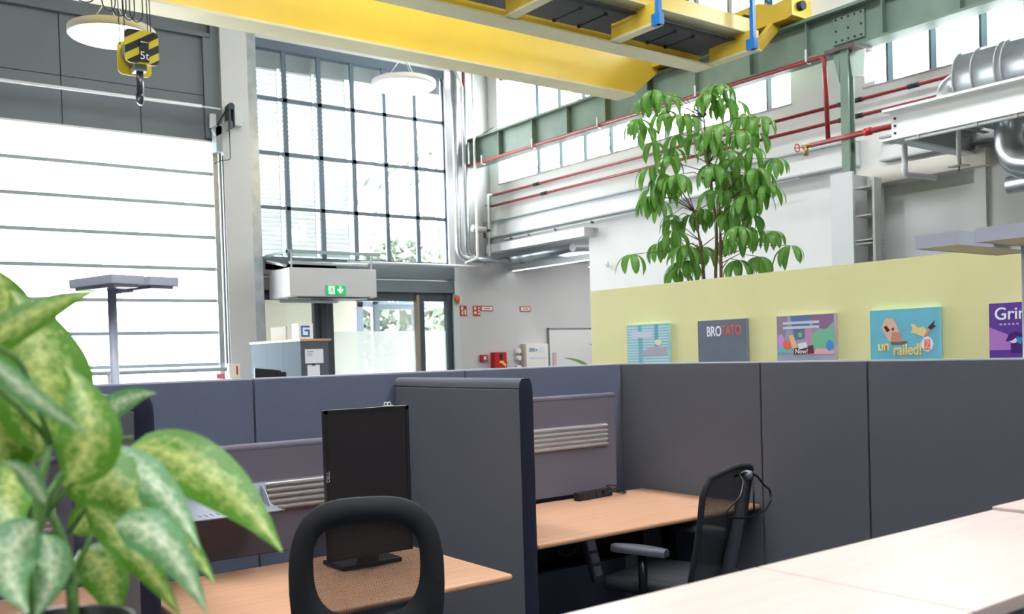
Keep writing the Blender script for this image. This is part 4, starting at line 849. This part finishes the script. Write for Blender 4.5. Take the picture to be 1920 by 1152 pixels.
for (y, z) in CL:
    c_ = Vector((6.3 + rnd.uniform(-.34, .42), y, z)); src = min(nodes, key=lambda p: (p - c_).length + 1.2 * max(0, p.z - c_.z))
    mid_ = (src + c_) / 2 + Vector((0, 0, 0.08))
    hub = c_ + Vector((0, 0, 0.05))
    tw.tube([src, mid_, hub], [0.005, .0035, .0028], 6)
    lm = MB(); k = rnd.choice((6, 7, 7, 8)); a0 = rnd.random() * 6
    for i in range(k):
        a = a0 + 2 * PI * i / k; out = Vector((math.cos(a), math.sin(a), 0)); L_ = rnd.uniform(.16, .23); pr_ = 0.03
        b0 = hub + out * pr_ * .6; t0 = hub + out * (pr_ + L_ * rnd.uniform(.35, .6)) + Vector((0, 0, -L_ * rnd.uniform(.75, 1.0))); m0 = hub + out * (pr_ + L_ * .5) + Vector((0, 0, -L_ * .15))
        blade(lm, b0, m0, t0, L_ * .32, out * .8 + Vector((0, 0, .6)), n=8, fold=.2, power=1.05, rnd_tip=True)
    lm.build('leaf_cluster', treeleaf, tr)
tw.build('twigs', bark, tr)
MB().lathe([(0.19, 0), (0.25, 0.42), (0.23, 0.42), (0.22, 0.36)], (6.3, 5.52, 0), 32).build('pot', white2, tr); MB().lathe([(0.001, .36), (.22, .36)], (6.3, 5.52, 0), 24).build('soil', soil, tr)

# ================================================================== CUBICLE PARTITIONS
ZP = 1.445
def panel(x0, y0, x1, y1, label, m=fabric):
    t = thing('fabric_partition', label, 'partition', ((x0 + x1) / 2, (y0 + y1) / 2, 0), group='dark fabric office partitions')
    B(x0, y0, 0.02, x1, y1, ZP - 0.006).build('fabric_panel', m, t, bevel=0.004)
    if x1 - x0 > y1 - y0: B(x0, y0 + .004, ZP - 0.006, x1, y1 - .004, ZP).build('top_trim', paleedge, t)
    else: B(x0 + .004, y0, ZP - 0.006, x1 - .004, y1, ZP).build('top_trim', paleedge, t)
g_ = 0.004
xs = [-1.83, -0.685, 0.462, 1.609, 2.756, 3.868]
lab = ['dark partition at the far left end of the back row', 'dark partition behind the left cubicle', 'dark partition left of the floor lamp pole and behind the foreground leaves', 'dark partition behind the upright black monitor', 'dark partition behind the right desk, ending in the corner']
for i in range(1, 5): panel(xs[i] + g_, 4.12, xs[i + 1] - g_, 4.17, lab[i])
ys = [4.17, 3.105, 2.499, 1.49, 0.3]
lab = ['dark partition of the side row nearest the corner', 'narrow dark partition behind the hanger chair', 'dark partition right of the narrow one in the side row', 'dark partition at the near end of the side row']
for i in range(4): panel(3.872, ys[i + 1] + g_, 3.922, ys[i] - g_, lab[i], fabric2)
def divider(x0, x1, y0, y1, z1, label):
    t = thing('desk_divider', label, 'divider', ((x0 + x1) / 2, (y0 + y1) / 2, 0), group='padded dividers between the desks')
    B(x0, y0 + .012, 0.02, x1, y1, z1 - 0.045).build('divider_body', fabric2, t, bevel=0.006)
    m = MB(); n = 10; prof = []
    for i in range(n + 1):
        a = PI * i / n; prof.append(((x0 + x1) / 2 - (x1 - x0) / 2 * math.cos(a), z1 - 0.038 + 0.038 * math.sin(a) ** .8))
    P_ = [[(p[0], yy, p[1]) for p in prof] for yy in (y0 + .012, y1)]
    m.grid(P_); m.poly([(p[0], y0 + .012, p[1]) for p in prof]); m.poly([(p[0], y1, p[1]) for p in prof][::-1]); m.build('rolled_top', fabric2, t)
    m = MB(); rows = []
    for z in (0.02, z1 - .06, z1 - .03, z1 - .01, z1 - .002):
        k = 1 if z < z1 - .05 else max(.55, 1 - ((z - (z1 - .05)) / .05) ** 2 * .45); rows.append([((x0 + x1) / 2 - (x1 - x0) / 2 * k * math.cos(PI * i / 8), y0 + .012 - .022 * math.sin(PI * i / 8) * k, z) for i in range(9)])
    m.grid(rows); m.build('end_edge', navy, t)
divider(2.318, 2.385, 3.065, 4.10, 1.42, 'padded divider standing between the two visible desks')
divider(0.81, 0.872, 3.065, 4.10, 1.42, 'padded divider at the left, behind the foreground plant')

# ================================================================== DESKS
def desk(x0, y0, x1, y1, label, notch=0.0):
    t = thing('office_desk', label, 'desk', ((x0 + x1) / 2, (y0 + y1) / 2, 0), group='beech office desks')
    m = B(x0, y0, 0.695, x1, y1, 0.72); m.build('desk_top', beech, t, bevel=0.010, seg=3)
    for x in (x0 + .12, x1 - .17): 
        l = MB().box(x, (y0 + y1) / 2 + .05, 0.05, x + .05, (y0 + y1) / 2 + .12, .69).box(x, y0 + .08, 0, x + .05, y1 - .06, .03).build('leg', blackmetal, t, bevel=.004)
    B(x0 + .17, (y0 + y1) / 2 + .07, .62, x1 - .17, (y0 + y1) / 2 + .11, .69).build('cross_beam', blackmetal, t)
    return t
D1 = desk(0.91, 2.76, 2.03, 3.555, 'beech desk under the upright monitor, left of the middle divider')
D2 = desk(2.42, 3.11, 3.862, 3.965, 'beech desk with the black power strip, right of the middle divider')
D3 = desk(-0.62, 2.9, 0.79, 3.70, 'beech desk hidden behind the foreground leaves at the left')
def screen(x0, x1, y, z0, z1, label, slats, m=fabric3):
    t = thing('desk_screen', label, 'desk screen', ((x0 + x1) / 2, y + .02, z0), group='padded screens at the desk backs')
    B(x0, y, z0, x1, y + .035, z1 - .022).build('screen_panel', m, t, bevel=.005)
    MB().tube([(x0 + .002, y + .0175, z1 - .019), (x1 - .002, y + .0175, z1 - .019)], .019, 14).build('rolled_top', m, t)
    sx0, sx1, sz0, sz1 = slats; n = 5; h = (sz1 - sz0) / n
    s_ = MB(); s_.box(sx0, y - .006, sz0, sx1, y, sz1)
    for i in range(n):
        zc = sz0 + h * (i + .5); pr = [(y - .006, zc - h * .30), (y - .018, zc - h * .12), (y - .018, zc + h * .12), (y - .006, zc + h * .30)]
        s_.prism([(sx0, a, b) for a, b in pr], (sx1 - sx0, 0, 0))
    s_.build('slat_rail', alu, t)
    for x in (x0 + .2, x1 - .2): B(x, y + .005, z0 - .06, x + .04, y + .03, z0).build('screen_foot', blackmetal, t)
    return t
S1 = screen(0.90, 1.93, 3.60, .755, 1.197, 'padded grey screen with slatted rail behind the upright monitor', (0.93, 1.90, .925, 1.042))
S2 = screen(2.42, 3.68, 3.98, .735, 1.285, 'padded grey screen with slatted rail behind the power strip desk', (2.45, 3.607, .988, 1.115))
S3 = screen(-0.60, 0.76, 3.74, .755, 1.197, 'padded grey screen in the left cubicle behind the leaves', (-.55, .70, .925, 1.042))
# hanging tray
ty = thing('desk_tray', 'light grey tray hooked on the slatted rail behind the big leaf', 'tray', (1.25, 3.5, .96))
lav = mat('tray_grey', rgb(160, 164, 174), .4)
m = MB(); X0_, X1_ = 1.075, 1.43
rows = []
for yy, zz in ((3.584, 1.037), (3.575, 1.035), (3.568, 1.01), (3.555, .985), (3.53, .966), (3.49, .957), (3.40, .952), (3.392, .956)): rows.append([(X0_, yy, zz), (X1_, yy, zz)])
m.grid(rows); m.build('tray_plate', lav, ty, solid=.003)
for x in (X0_, X1_ - .02):
    m = MB(); m.prism([(x, 3.575, 1.035), (x, 3.55, 1.025), (x, 3.515, 1.0), (x, 3.485, .962), (x, 3.57, .962)], (.003, 0, 0)); m.build('tray_cheek', lav, ty)
m = MB()
for i in range(8): m.box(1.13 + .022 * i, 3.45, .9575, 1.134 + .022 * i, 3.49, .9595)
m.build('tray_slots', inkgrey, ty)
# monitor
def monitor(cx, y, w, z0, z1, ang, label, brand=True):
    t = thing('monitor', label, 'monitor', (cx, y, .72), ang, local=True); h0, h1 = z0 - .72, z1 - .72; w2 = w / 2
    m = MB().box(-w2, 0, h0, w2, .022, h1); m.box(-w2 + .04, .022, h0 + .06, w2 - .04, .05, h1 - .06); m.build('monitor_shell', black, t, bevel=.003)
    b = .014; m = MB(); m.box(-w2, -.004, h0, -w2 + b, 0, h1).box(w2 - b, -.004, h0, w2, 0, h1).box(-w2, -.004, h1 - b, w2, 0, h1).box(-w2, -.004, h0, w2, 0, h0 + b); m.build('bezel', black, t)
    MB().box(-w2 + b, -.0015, h0 + b, w2 - b, -.0005, h1 - b).build('screen', screenm, t)
    MB().box(-.02, .05, .015, .055, .085, (h0 + h1) / 2 + .05).build('stand_neck', black, t)
    MB().box(-.10, .05, 0, .16, .22, .018).build('stand_foot', black, t, bevel=.005)
    if brand:
        c = text('lettering', 'DELL', .018, (0, 0, 0), (PI / 2, PI / 2, 0), mat('brand_silver', rgb(190, 196, 196), .4), t, ext=.0003)
        c.location = (-w2 + .0075, -.0045, (h0 + h1) / 2 + .035); c.rotation_euler = (PI / 2, -PI / 2, 0)
    return t
mo = monitor(1.682, 3.185, .355, .775, 1.333, 0.0, 'upright black monitor in portrait position on the left desk')
cl_ = thing('desk_clip', 'small clear plastic clip on top of the upright monitor', 'clip', (1.77, 3.195, 1.333)); m = MB()
for x in (1.768, 1.783): m.tube([(x + .007 * math.cos(a), 3.195, 1.342 + .007 * math.sin(a)) for a in [2 * PI * i / 10 for i in range(10)]], .002, 6, closed=True)
m.box(1.75, 3.19, 1.3335, 1.80, 3.2, 1.336); m.build('clip_loop', alu, cl_)
t = monitor(0.30, 3.35, .52, .88, 1.235, 0, 'landscape black monitor peeking out left behind the leaves', brand=False)
# power strip on right desk
ps = thing('power_strip', 'black four-socket power strip lying on the right desk', 'power strip', (3.41, 3.88, .72), math.radians(6), local=True)
MB().box(-.135, -.022, 0, .135, .022, .045).build('strip_body', black, ps, bevel=.006)
m = MB()
for x in (-.09, -.035, .02, .075): m.lathe([(.019, -.003), (.019, 0.0), (.013, .001)], (x, -.022, .023), 18, axis='y')
m.build('socket', rubber, ps)
MB().tube(arc([(.135, 0, .02), (.19, -.03, .03), (.22, .03, .045), (.16, .05, .05), (.10, -.05, .04), (.16, -.07, .012), (.24, -.04, .01), (.22, .05, .01)], .05), .004, 8).tube(arc([(.05, -.022, .03), (.06, -.07, .04), (.14, -.08, .02), (.2, -.02, .02)], .04), .004, 8).build('power_cord', black, ps)
# stuff below the right desk
ct = thing('cable_tray', 'dark cable tray hanging under the right desk', 'cable tray', (3.0, 3.75, .45)); MB().box(2.5, 3.80, .42, 3.7, 3.83, .56).box(2.5, 3.70, .42, 3.7, 3.82, .43).build('tray_body', blackmetal, ct)
for x in (2.55, 3.62): B(x, 3.80, .56, x + .02, 3.82, .694).build('tray_hanger', blackmetal, ct)
wp = thing('socket_panel', 'grey socket strip hanging askew beneath the right desk', 'power strip', (3.1, 3.62, .3))
m = MB().obox((3.20, 3.66, .46), (.035, 0, 0.0), (0, .015, 0), (-.035, 0, .13)); m.build('strip_body', mat('dull_grey', rgb(120, 122, 126), .5), wp)
m = MB(); 
for k in (-1, 0, 1): m.obox((3.20 - .018 * k, 3.643, .46 + .068 * k), (.024, 0, 0), (0, .003, 0), (-.007, 0, .026))
m.build('socket', white2, wp); MB().tube([(3.17, 3.66, .59), (3.17, 3.7, .694)], .004, 6).build('power_cord', black, wp)
cbk = thing('hanging_cable', 'black cable loop drooping below the front of the right desk', 'cable', (2.65, 3.2, .69)); MB().tube(arc([(2.60, 3.2, .695), (2.60, 3.2, .64), (2.66, 3.2, .62), (2.72, 3.2, .66), (2.73, 3.2, .695)], .04), .0035, 6).build('cable_run', black, cbk)

# ================================================================== CHAIRS
def chair(loc, rz, label, style):
    t = thing('office_chair', label, 'office chair', loc, rz, group='black office chairs', local=True)
    m = MB(); m.box(-.24, -.20, .43, .24, .27, .50); m.build('seat', rubber, t, bevel=.03, seg=3)
    MB().box(-.12, -.14, .36, .12, .12, .43).build('mechanism', black, t, bevel=.01)
    MB().tube([(0, 0, .10), (0, 0, .37)], .028, 14).build('gas_lift', blackmetal, t)
    b = MB(); 
    for k in range(5):
        a = 2 * PI * k / 5 + .3; b.tube([(0, 0, .115), (.16 * math.cos(a), .16 * math.sin(a), .105), (.30 * math.cos(a), .30 * math.sin(a), .075)], [.03, .022, .016], 8)
    b.build('star_base', black, t)
    for k in range(5):
        a = 2 * PI * k / 5 + .3; MB().lathe([(.028, -.022), (.03, -.015), (.03, .015), (.028, .022)], (.30 * math.cos(a), .30 * math.sin(a), .03), 14, axis='x').tube([(.3 * math.cos(a), .3 * math.sin(a), .03), (.30 * math.cos(a), .30 * math.sin(a), .08)], .008, 6).build('caster', rubber, t)
    for s in ((-1, 1) if style != 'ring' else ()):
        ar = MB().tube(arc([(s * .20, .02, .42), (s * .285, .02, .42), (s * .285, .02, .64)], .05), [.02] * len(arc([(0, 0, 0), (1, 0, 0), (1, 1, 0)], .05)), 10).build('arm_post', blackmetal, t)
        b = MB(); rows = []
        for i in range(9):
            q = i / 8; yy = -.10 + .27 * q; hw = .043 * (math.sin(PI * min(max(q, .04), .96)) ** .3); zt = .665 + .004 * math.sin(PI * q)
            rows.append([(s * .285 + hw * c_, yy, zt - (.012 if abs(c_) > .9 else 0) - (.02 if k_ else 0)) for c_, k_ in ((-1, 1), (-1, 0), (-.6, 0), (0, 0), (.6, 0), (1, 0), (1, 1), (-1, 1))])
        b.grid(rows); b.poly(rows[0][:-1]); b.poly(rows[-1][:-1][::-1]); b.build('armrest', mat('armrest_grey', rgb(64, 66, 73), .5), t)
    if style == 'ring':
        n = 64
        def curve(x, z): return -.235 - .05 * math.sin((z - .55) * 3.2) + .75 * x * x
        def sup(a, cx_, cz_, ax, bz, e): 
            c_, s_ = math.cos(a), math.sin(a); return (cx_ + ax * math.copysign(abs(c_) ** (2 / e), c_), cz_ + bz * math.copysign(abs(s_) ** (2 / e), s_))
        fr = MB(); ringF = []
        out = [sup(2 * PI * i / n, 0, .825, .229, .285, 3.0) for i in range(n)]; inn = [sup(2 * PI * i / n, 0, .895, .158, .142, 3.2) for i in range(n)]
        out = [(x * (1.0 if z > .8 else 1 - (.8 - z) * .35), z) for x, z in out]; inn = [(x * (1.0 if z > .88 else 1 - (.88 - z) * .5), z) for x, z in inn]
        rows = []
        for (x, z), (xi, zi) in zip(out, inn):
            y0_ = curve(x, z); y1_ = curve(xi, zi)
            rows.append([(xi, y1_ + .012, zi), (xi * .5 + x * .5, (y0_ + y1_) / 2 + .022, (z + zi) / 2), (x, y0_ + .014, z), (x * 1.012, y0_, z * 1.0), (x, y0_ - .014, z), (xi * .5 + x * .5, (y0_ + y1_) / 2 - .022, (z + zi) / 2), (xi, y1_ - .012, zi), (xi, y1_ + .012, zi)])
        rows.append(rows[0]); fr.grid(rows); fr.build('backrest_frame', mat('chair_fabric', rgb(30, 31, 34), .8, bump=.4, bscale=700), t)
        m = MB(); R_ = []
        for q in range(7):
            k = q / 6 * 1.02; R_.append([(x * k, curve(x * k, .895 + (z - .895) * k) + .002, .895 + (z - .895) * k) for x, z in inn] + [(inn[0][0] * k, curve(inn[0][0] * k, .895 + (inn[0][1] - .895) * k) + .002, .895 + (inn[0][1] - .895) * k)])
        m.grid(R_[0:]); m.build('back_mesh', chairmesh, t)
        MB().tube(arc([(0, -.10, .40), (0, -.27, .42), (0, -.30, .60), (0, -.262, .68)], .06), .028, 12).build('back_bar', black, t)
    else:
        nz, nx = 12, 9
        def pt(u, w_):
            z = .50 + .50 * w_; hw = .235 * (1 - .10 * (1 - w_)) * (1 - .13 * max(0, w_ - .8) / .2) ; x = u * hw
            y = -.20 - .035 * math.sin(w_ * PI) - .10 * w_ * w_ + .9 * x * x * .8
            return Vector((x, y, z - (.03 * u * u * max(0, w_ - .7) / .3)))
        m = MB(); m.grid([[pt(-1 + 2 * j / (nx - 1), i / (nz - 1)) for j in range(nx)] for i in range(nz)]); m.build('back_mesh', chairmesh2, t)
        path = [pt(-1, i / 10) for i in range(11)] + [pt(-1 + 2 * i / 8, 1) for i in range(1, 8)] + [pt(1, 1 - i / 10) for i in range(11)] + [pt(1 - 2 * i / 8, 0) for i in range(1, 8)]
        MB().tube(path, .014, 10, closed=True).build('backrest_frame', mat('chair_fabric', rgb(30, 31, 34), .8, bump=.4, bscale=700), t)
        P1 = [pt(0, w_) + Vector((0, -.035, 0)) for w_ in (.05, .3, .55, .8, .93)]
        sb = MB(); sb.tube([(0, -.1, .41), (0, -.22, .42)] + P1, [.03, .03, .03, .028, .024, .020, .018], 12); sb.build('back_bar', mat('bar_grey', rgb(70, 70, 76), .5), t)
        MB().lathe([(.001, -.045), (.020, -.04), (.022, -.02), (.016, .0)], pt(0, .93) + Vector((0, -.03, 0)), 16, axis='y').build('hanger_knob', mat('knob_grey', rgb(110, 112, 118), .35), t)
    return t
chair((1.433, 2.753, 0), math.radians(-27), 'black net-back chair at the left desk, its back to the viewer', 'ring')
C2 = chair((3.16, 3.02, 0), math.radians(15), 'black swivel chair turned sideways at the right desk, coat hanger on its back', 'shell')
# coat hanger on chair 2 (hooked on the knob)
hg = thing('coat_hanger', 'black tubular coat hanger hooked on the back of the sideways chair', 'coat hanger', (3.13, 3.01, -.04), math.radians(15), local=True)
yb = -.345
m = MB()
m.tube(arc([(.0, yb + .03, 1.015), (-.03, yb - .01, .985), (-.12, yb - .035, .93), (-.215, yb - .02, .895), (-.225, yb - .02, .86), (-.10, yb - .06, .845), (.08, yb - .06, .85), (.205, yb - .03, .875), (.215, yb - .02, .92), (.13, yb - .03, .95), (.06, yb - .03, 1.0), (.02, yb - .01, 1.02), (0, yb + .03, 1.015)], .04), .0048, 8)
m.build('hanger_bow', blackmetal, hg)
m = MB().tube([(.045, yb - .02, 1.008), (-.0, yb - .04, .85)], .004, 8).tube([(0, yb + .045, 1.0), (0, yb, 1.02)], .006, 8); m.build('hanger_strut', blackmetal, hg)

# ================================================================== SIDEBOARD ROW
def sideboard(x0, x1, z, label, y0=.755, y1=1.172):
    t = thing('sideboard', label, 'sideboard', ((x0 + x1) / 2, (y0 + y1) / 2, 0), group='sideboards in the front row')
    B(x0 + .002, y0 - .004, z - .025, x1 - .002, y1, z).build('worktop', beechlit, t, bevel=.002)
    B(x0 + .01, y0 + .02, 0.05, x1 - .01, y1 - .01, z - .025).build('carcass', cabdark, t)
    m = MB(); x = x0 + .015
    while x < x1 - .02: m.box(x, y0 + .008, .08, x + .012, y0 + .02, z - .03); x += .016
    m.build('tambour_door', mat('tambour_blue_grey', rgb(96, 112, 136), .45), t)
    B(x0 + .03, y0 + .04, 0, x1 - .03, y1 - .04, .05).build('plinth', black, t)
    return t
sideboard(-.36, .54, 1.10, 'brightly lit beech sideboard carrying the foreground plant')
sideboard(.54, 1.438, 1.10, 'brightly lit beech sideboard below the near end of the middle divider')
sideboard(1.438, 2.335, 1.10, 'brightly lit beech sideboard in front of the sideways chair')
sideboard(2.335, 3.235, 1.108, 'slightly higher brightly lit beech sideboard at the right end of the row')

# ================================================================== FLOOR LAMPS
fl1 = thing('floor_lamp', 'silver twin-head office floor lamp standing before the gate', 'floor lamp', (1.20, 4.88, 0))
ax = Vector((.96, .28, 0)).normalized(); ay = Vector((-.48, .88, 0)).normalized(); ay = Vector((-ax.y, ax.x, 0)); base = Vector((1.14, 4.62, 1.90))
def head(t, c, hx, hy, hz=.022):
    h_ = MB().obox(c + Vector((0, 0, hz)), ax * hx, ay * hy, (0, 0, hz)).build('lamp_head', alupaint, t, bevel=.004)
    MB().obox(c - Vector((0, 0, .006)), ax * (hx - .02), ay * (hy - .02), (0, 0, .006)).build('louvre', mat('louvre_grey', rgb(176, 180, 190), .35, metal=.4), h_)
head(fl1, base + ax * .085 + ay * .19, .085, .19); head(fl1, base + ax * .275 + ay * .19, .08, .19)
MB().obox(base + ax * .18 + ay * .19 + Vector((0, 0, .02)), ax * .02, ay * .14, (0, 0, .012)).build('head_bridge', MATS['board_frame'], fl1)
MB().tube([(1.205, 4.88, .02), (1.205, 4.88, 1.895)], .021, 16).build('pole', alupaint, fl1); B(1.0, 4.7, 0, 1.42, 5.06, .02).build('base_plate', alupaint, fl1)
MB().tube([(1.205, 4.88, 1.88), (1.3, 4.86, 1.895)], .014).build('head_arm', alupaint, fl1)
fl2 = thing('floor_lamp', 'silver twin-head floor lamp with golden louvres in front of the lime wall', 'floor lamp', (4.35, 1.95, 0))
gold = mat('golden_louvre_lit', rgb(252, 238, 196), .3)
def head2(x0, x1, y0, y1, z):
    h_ = MB().box(x0, y0, z, x0 + .008, y1, z + .055).box(x1 - .008, y0, z, x1, y1, z + .055).box(x0 + .008, y0, z, x1 - .008, y0 + .008, z + .055).box(x0 + .008, y1 - .008, z, x1 - .008, y1, z + .055).box(x0, y0, z + .055, x1, y1, z + .06).build('lamp_head', alupaint, fl2)
    m = MB(); x = x0 + .02
    while x < x1 - .015: m.box(x, y0 + .0085, z + .004, x + .002, y1 - .0085, z + .034, 1); m.box(x - .004, y0 + .0085, z + .001, x + .006, y1 - .0085, z + .0035); x += .021
    m.build('louvre', [gold, mat('louvre_shade', rgb(140, 126, 92), .5)], h_)  # bright caps under darker fins paint the lit and shaded stripes
    B(x0 + .01, y0 + .01, z + .048, x1 - .01, y1 - .01, z + .052).build('diffuser', mat('louvre_glow', (1, 1, 1, 1), .5, emit=((1, .95, .82, 1), 0.8)), h_)  # glowing sheet added above the louvres to brighten them
    m = MB(); 
    for k in range(1, 4): yy = y0 + (y1 - y0) * k / 4; m.box(x0 + .008, yy - .001, z + .004, x1 - .008, yy + .001, z + .03)
    m.build('louvre_bar', alupaint, h_)
head2(3.95, 4.68, 2.10, 2.30, 1.93); head2(3.95, 4.68, 1.72, 2.03, 1.93)
MB().box(4.25, 2.03, 1.945, 4.40, 2.10, 1.985).build('head_bridge', alupaint, fl2)
MB().tube([(4.33, 2.0, .02), (4.33, 2.0, 1.945)], .021, 16).build('pole', alupaint, fl2); B(4.1, 1.8, 0, 4.55, 2.2, .02).build('base_plate', alupaint, fl2)

# ================================================================== FOREGROUND PLANT
pl = thing('dumb_cane_plant', 'variegated dumb cane plant in a dark pot in the foreground', 'potted plant', (0.20, 1.085, 1.10))
MB().lathe([(.052, 0), (.074, .135), (.078, .14), (.078, .15), (.070, .15), (.066, .12)], (0.20, 1.085, 1.10), 32).build('pot', black, pl)
MB().lathe([(.001, .128), (.067, .128)], (0.20, 1.085, 1.10), 24).build('soil', soil, pl)
LV = [
((0.320, 1.230, 1.420), (0.396, 1.149, 1.408), (0.434, 1.042, 1.298), 0.073, 0),
((0.272, 1.190, 1.418), (0.324, 1.127, 1.398), (0.341, 1.049, 1.314), 0.046, 1),
((0.254, 1.053, 1.352), (0.287, 1.004, 1.367), (0.312, 0.945, 1.269), 0.046, 1),
((0.316, 1.255, 1.345), (0.375, 1.211, 1.315), (0.387, 1.137, 1.250), 0.034, 0),
((0.215, 1.083, 1.398), (0.258, 1.053, 1.456), (0.228, 1.139, 1.522), 0.062, 0),
((0.210, 1.212, 1.421), (0.239, 1.219, 1.538), (0.201, 1.286, 1.615), 0.104, 0),
((0.164, 1.374, 1.543), (0.225, 1.330, 1.581), (0.195, 1.354, 1.647), 0.081, 0),
((0.125, 1.091, 1.528), (0.189, 1.083, 1.586), (0.253, 1.085, 1.601), 0.034, 0),
((0.124, 0.968, 1.538), (0.164, 0.936, 1.487), (0.207, 0.941, 1.457), 0.020, 1),
((0.291, 1.339, 1.441), (0.335, 1.308, 1.485), (0.353, 1.232, 1.483), 0.032, 1),
((0.229, 1.197, 1.389), (0.279, 1.135, 1.414), (0.315, 1.106, 1.321), 0.073, 0),
((0.195, 1.223, 1.409), (0.161, 1.185, 1.386), (0.174, 1.111, 1.340), 0.056, 0),
((0.179, 1.046, 1.365), (0.131, 1.044, 1.340), (0.160, 0.996, 1.287), 0.049, 1),
((0.257, 1.236, 1.295), (0.283, 1.179, 1.291), (0.273, 1.159, 1.214), 0.057, 0),
((0.192, 1.074, 1.379), (0.173, 1.053, 1.424), (0.148, 1.033, 1.429), 0.019, 1),
((0.192, 1.098, 1.345), (0.205, 1.063, 1.310), (0.171, 1.049, 1.266), 0.036, 1),
((0.243, 1.123, 1.365), (0.285, 1.091, 1.322), (0.313, 1.031, 1.246), 0.037, 0),
((0.203, 1.278, 1.398), (0.190, 1.290, 1.456), (0.228, 1.263, 1.500), 0.091, 0),
((0.167, 1.267, 1.389), (0.180, 1.260, 1.452), (0.208, 1.278, 1.514), 0.076, 0),
((0.258, 1.297, 1.310), (0.298, 1.269, 1.355), (0.327, 1.247, 1.334), 0.047, 0),
]
for i, (b0, m0, t0, w_, k) in enumerate(LV):
    m = MB(); f_ = (CAM_LOC + Vector((0, 0, .35)) - Vector(m0)).normalized()
    blade(m, b0, m0, t0, w_ * 1.12, f_, n=20, fold=-.18, wave=.06, power=.72)
    m.build('leaf', [dieff, dieff2][k], pl)
SM = [[(0.179, 1.085, 1.225), (0.183, 1.104, 1.318), (0.196, 1.122, 1.399), (0.213, 1.148, 1.437), (0.203, 1.193, 1.459)],
[(0.221, 1.105, 1.218), (0.232, 1.167, 1.3), (0.216, 1.18, 1.356), (0.205, 1.215, 1.403)],
[(0.182, 1.104, 1.289), (0.197, 1.12, 1.365), (0.212, 1.085, 1.407)],
[(0.192, 1.123, 1.342), (0.24, 1.189, 1.414), (0.29, 1.252, 1.428), (0.321, 1.229, 1.43)],
[(0.193, 1.123, 1.365), (0.234, 1.193, 1.402), (0.275, 1.188, 1.417)],
[(0.194, 1.122, 1.354), (0.231, 1.096, 1.404)],
[(0.231, 1.167, 1.27), (0.274, 1.224, 1.33), (0.319, 1.253, 1.341)],
[(0.224, 1.135, 1.289), (0.257, 1.236, 1.295)],
[(0.183, 1.104, 1.301), (0.174, 1.049, 1.36)],
[(0.232, 1.168, 1.331), (0.243, 1.123, 1.365)],
[(0.213, 1.148, 1.437), (0.17, 1.05, 1.53), (0.128, 0.965, 1.545)],
[(0.213, 1.148, 1.437), (0.297, 1.335, 1.441)],
[(0.213, 1.148, 1.437), (0.17, 1.12, 1.49), (0.129, 1.088, 1.522)], [(.203, 1.193, 1.459), (.175, 1.366, 1.546)], [(.205, 1.215, 1.403), (.214, 1.271, 1.404)], [(.183, 1.104, 1.318), (.192, 1.074, 1.379)], [(.183, 1.104, 1.30), (.192, 1.098, 1.345)], [(.2, 1.13, 1.37), (.237, 1.191, 1.395)]]
for i, s in enumerate(SM):
    n = len(arc(s, .03, 4)); r0_ = .0065 if i < 2 else .0035
    MB().tube(arc(s, .03, 4), [r0_ - (r0_ * .45) * q / (n - 1) for q in range(n)], 8).build('stem' if i < 2 else 'leaf_stalk', stemm, pl)
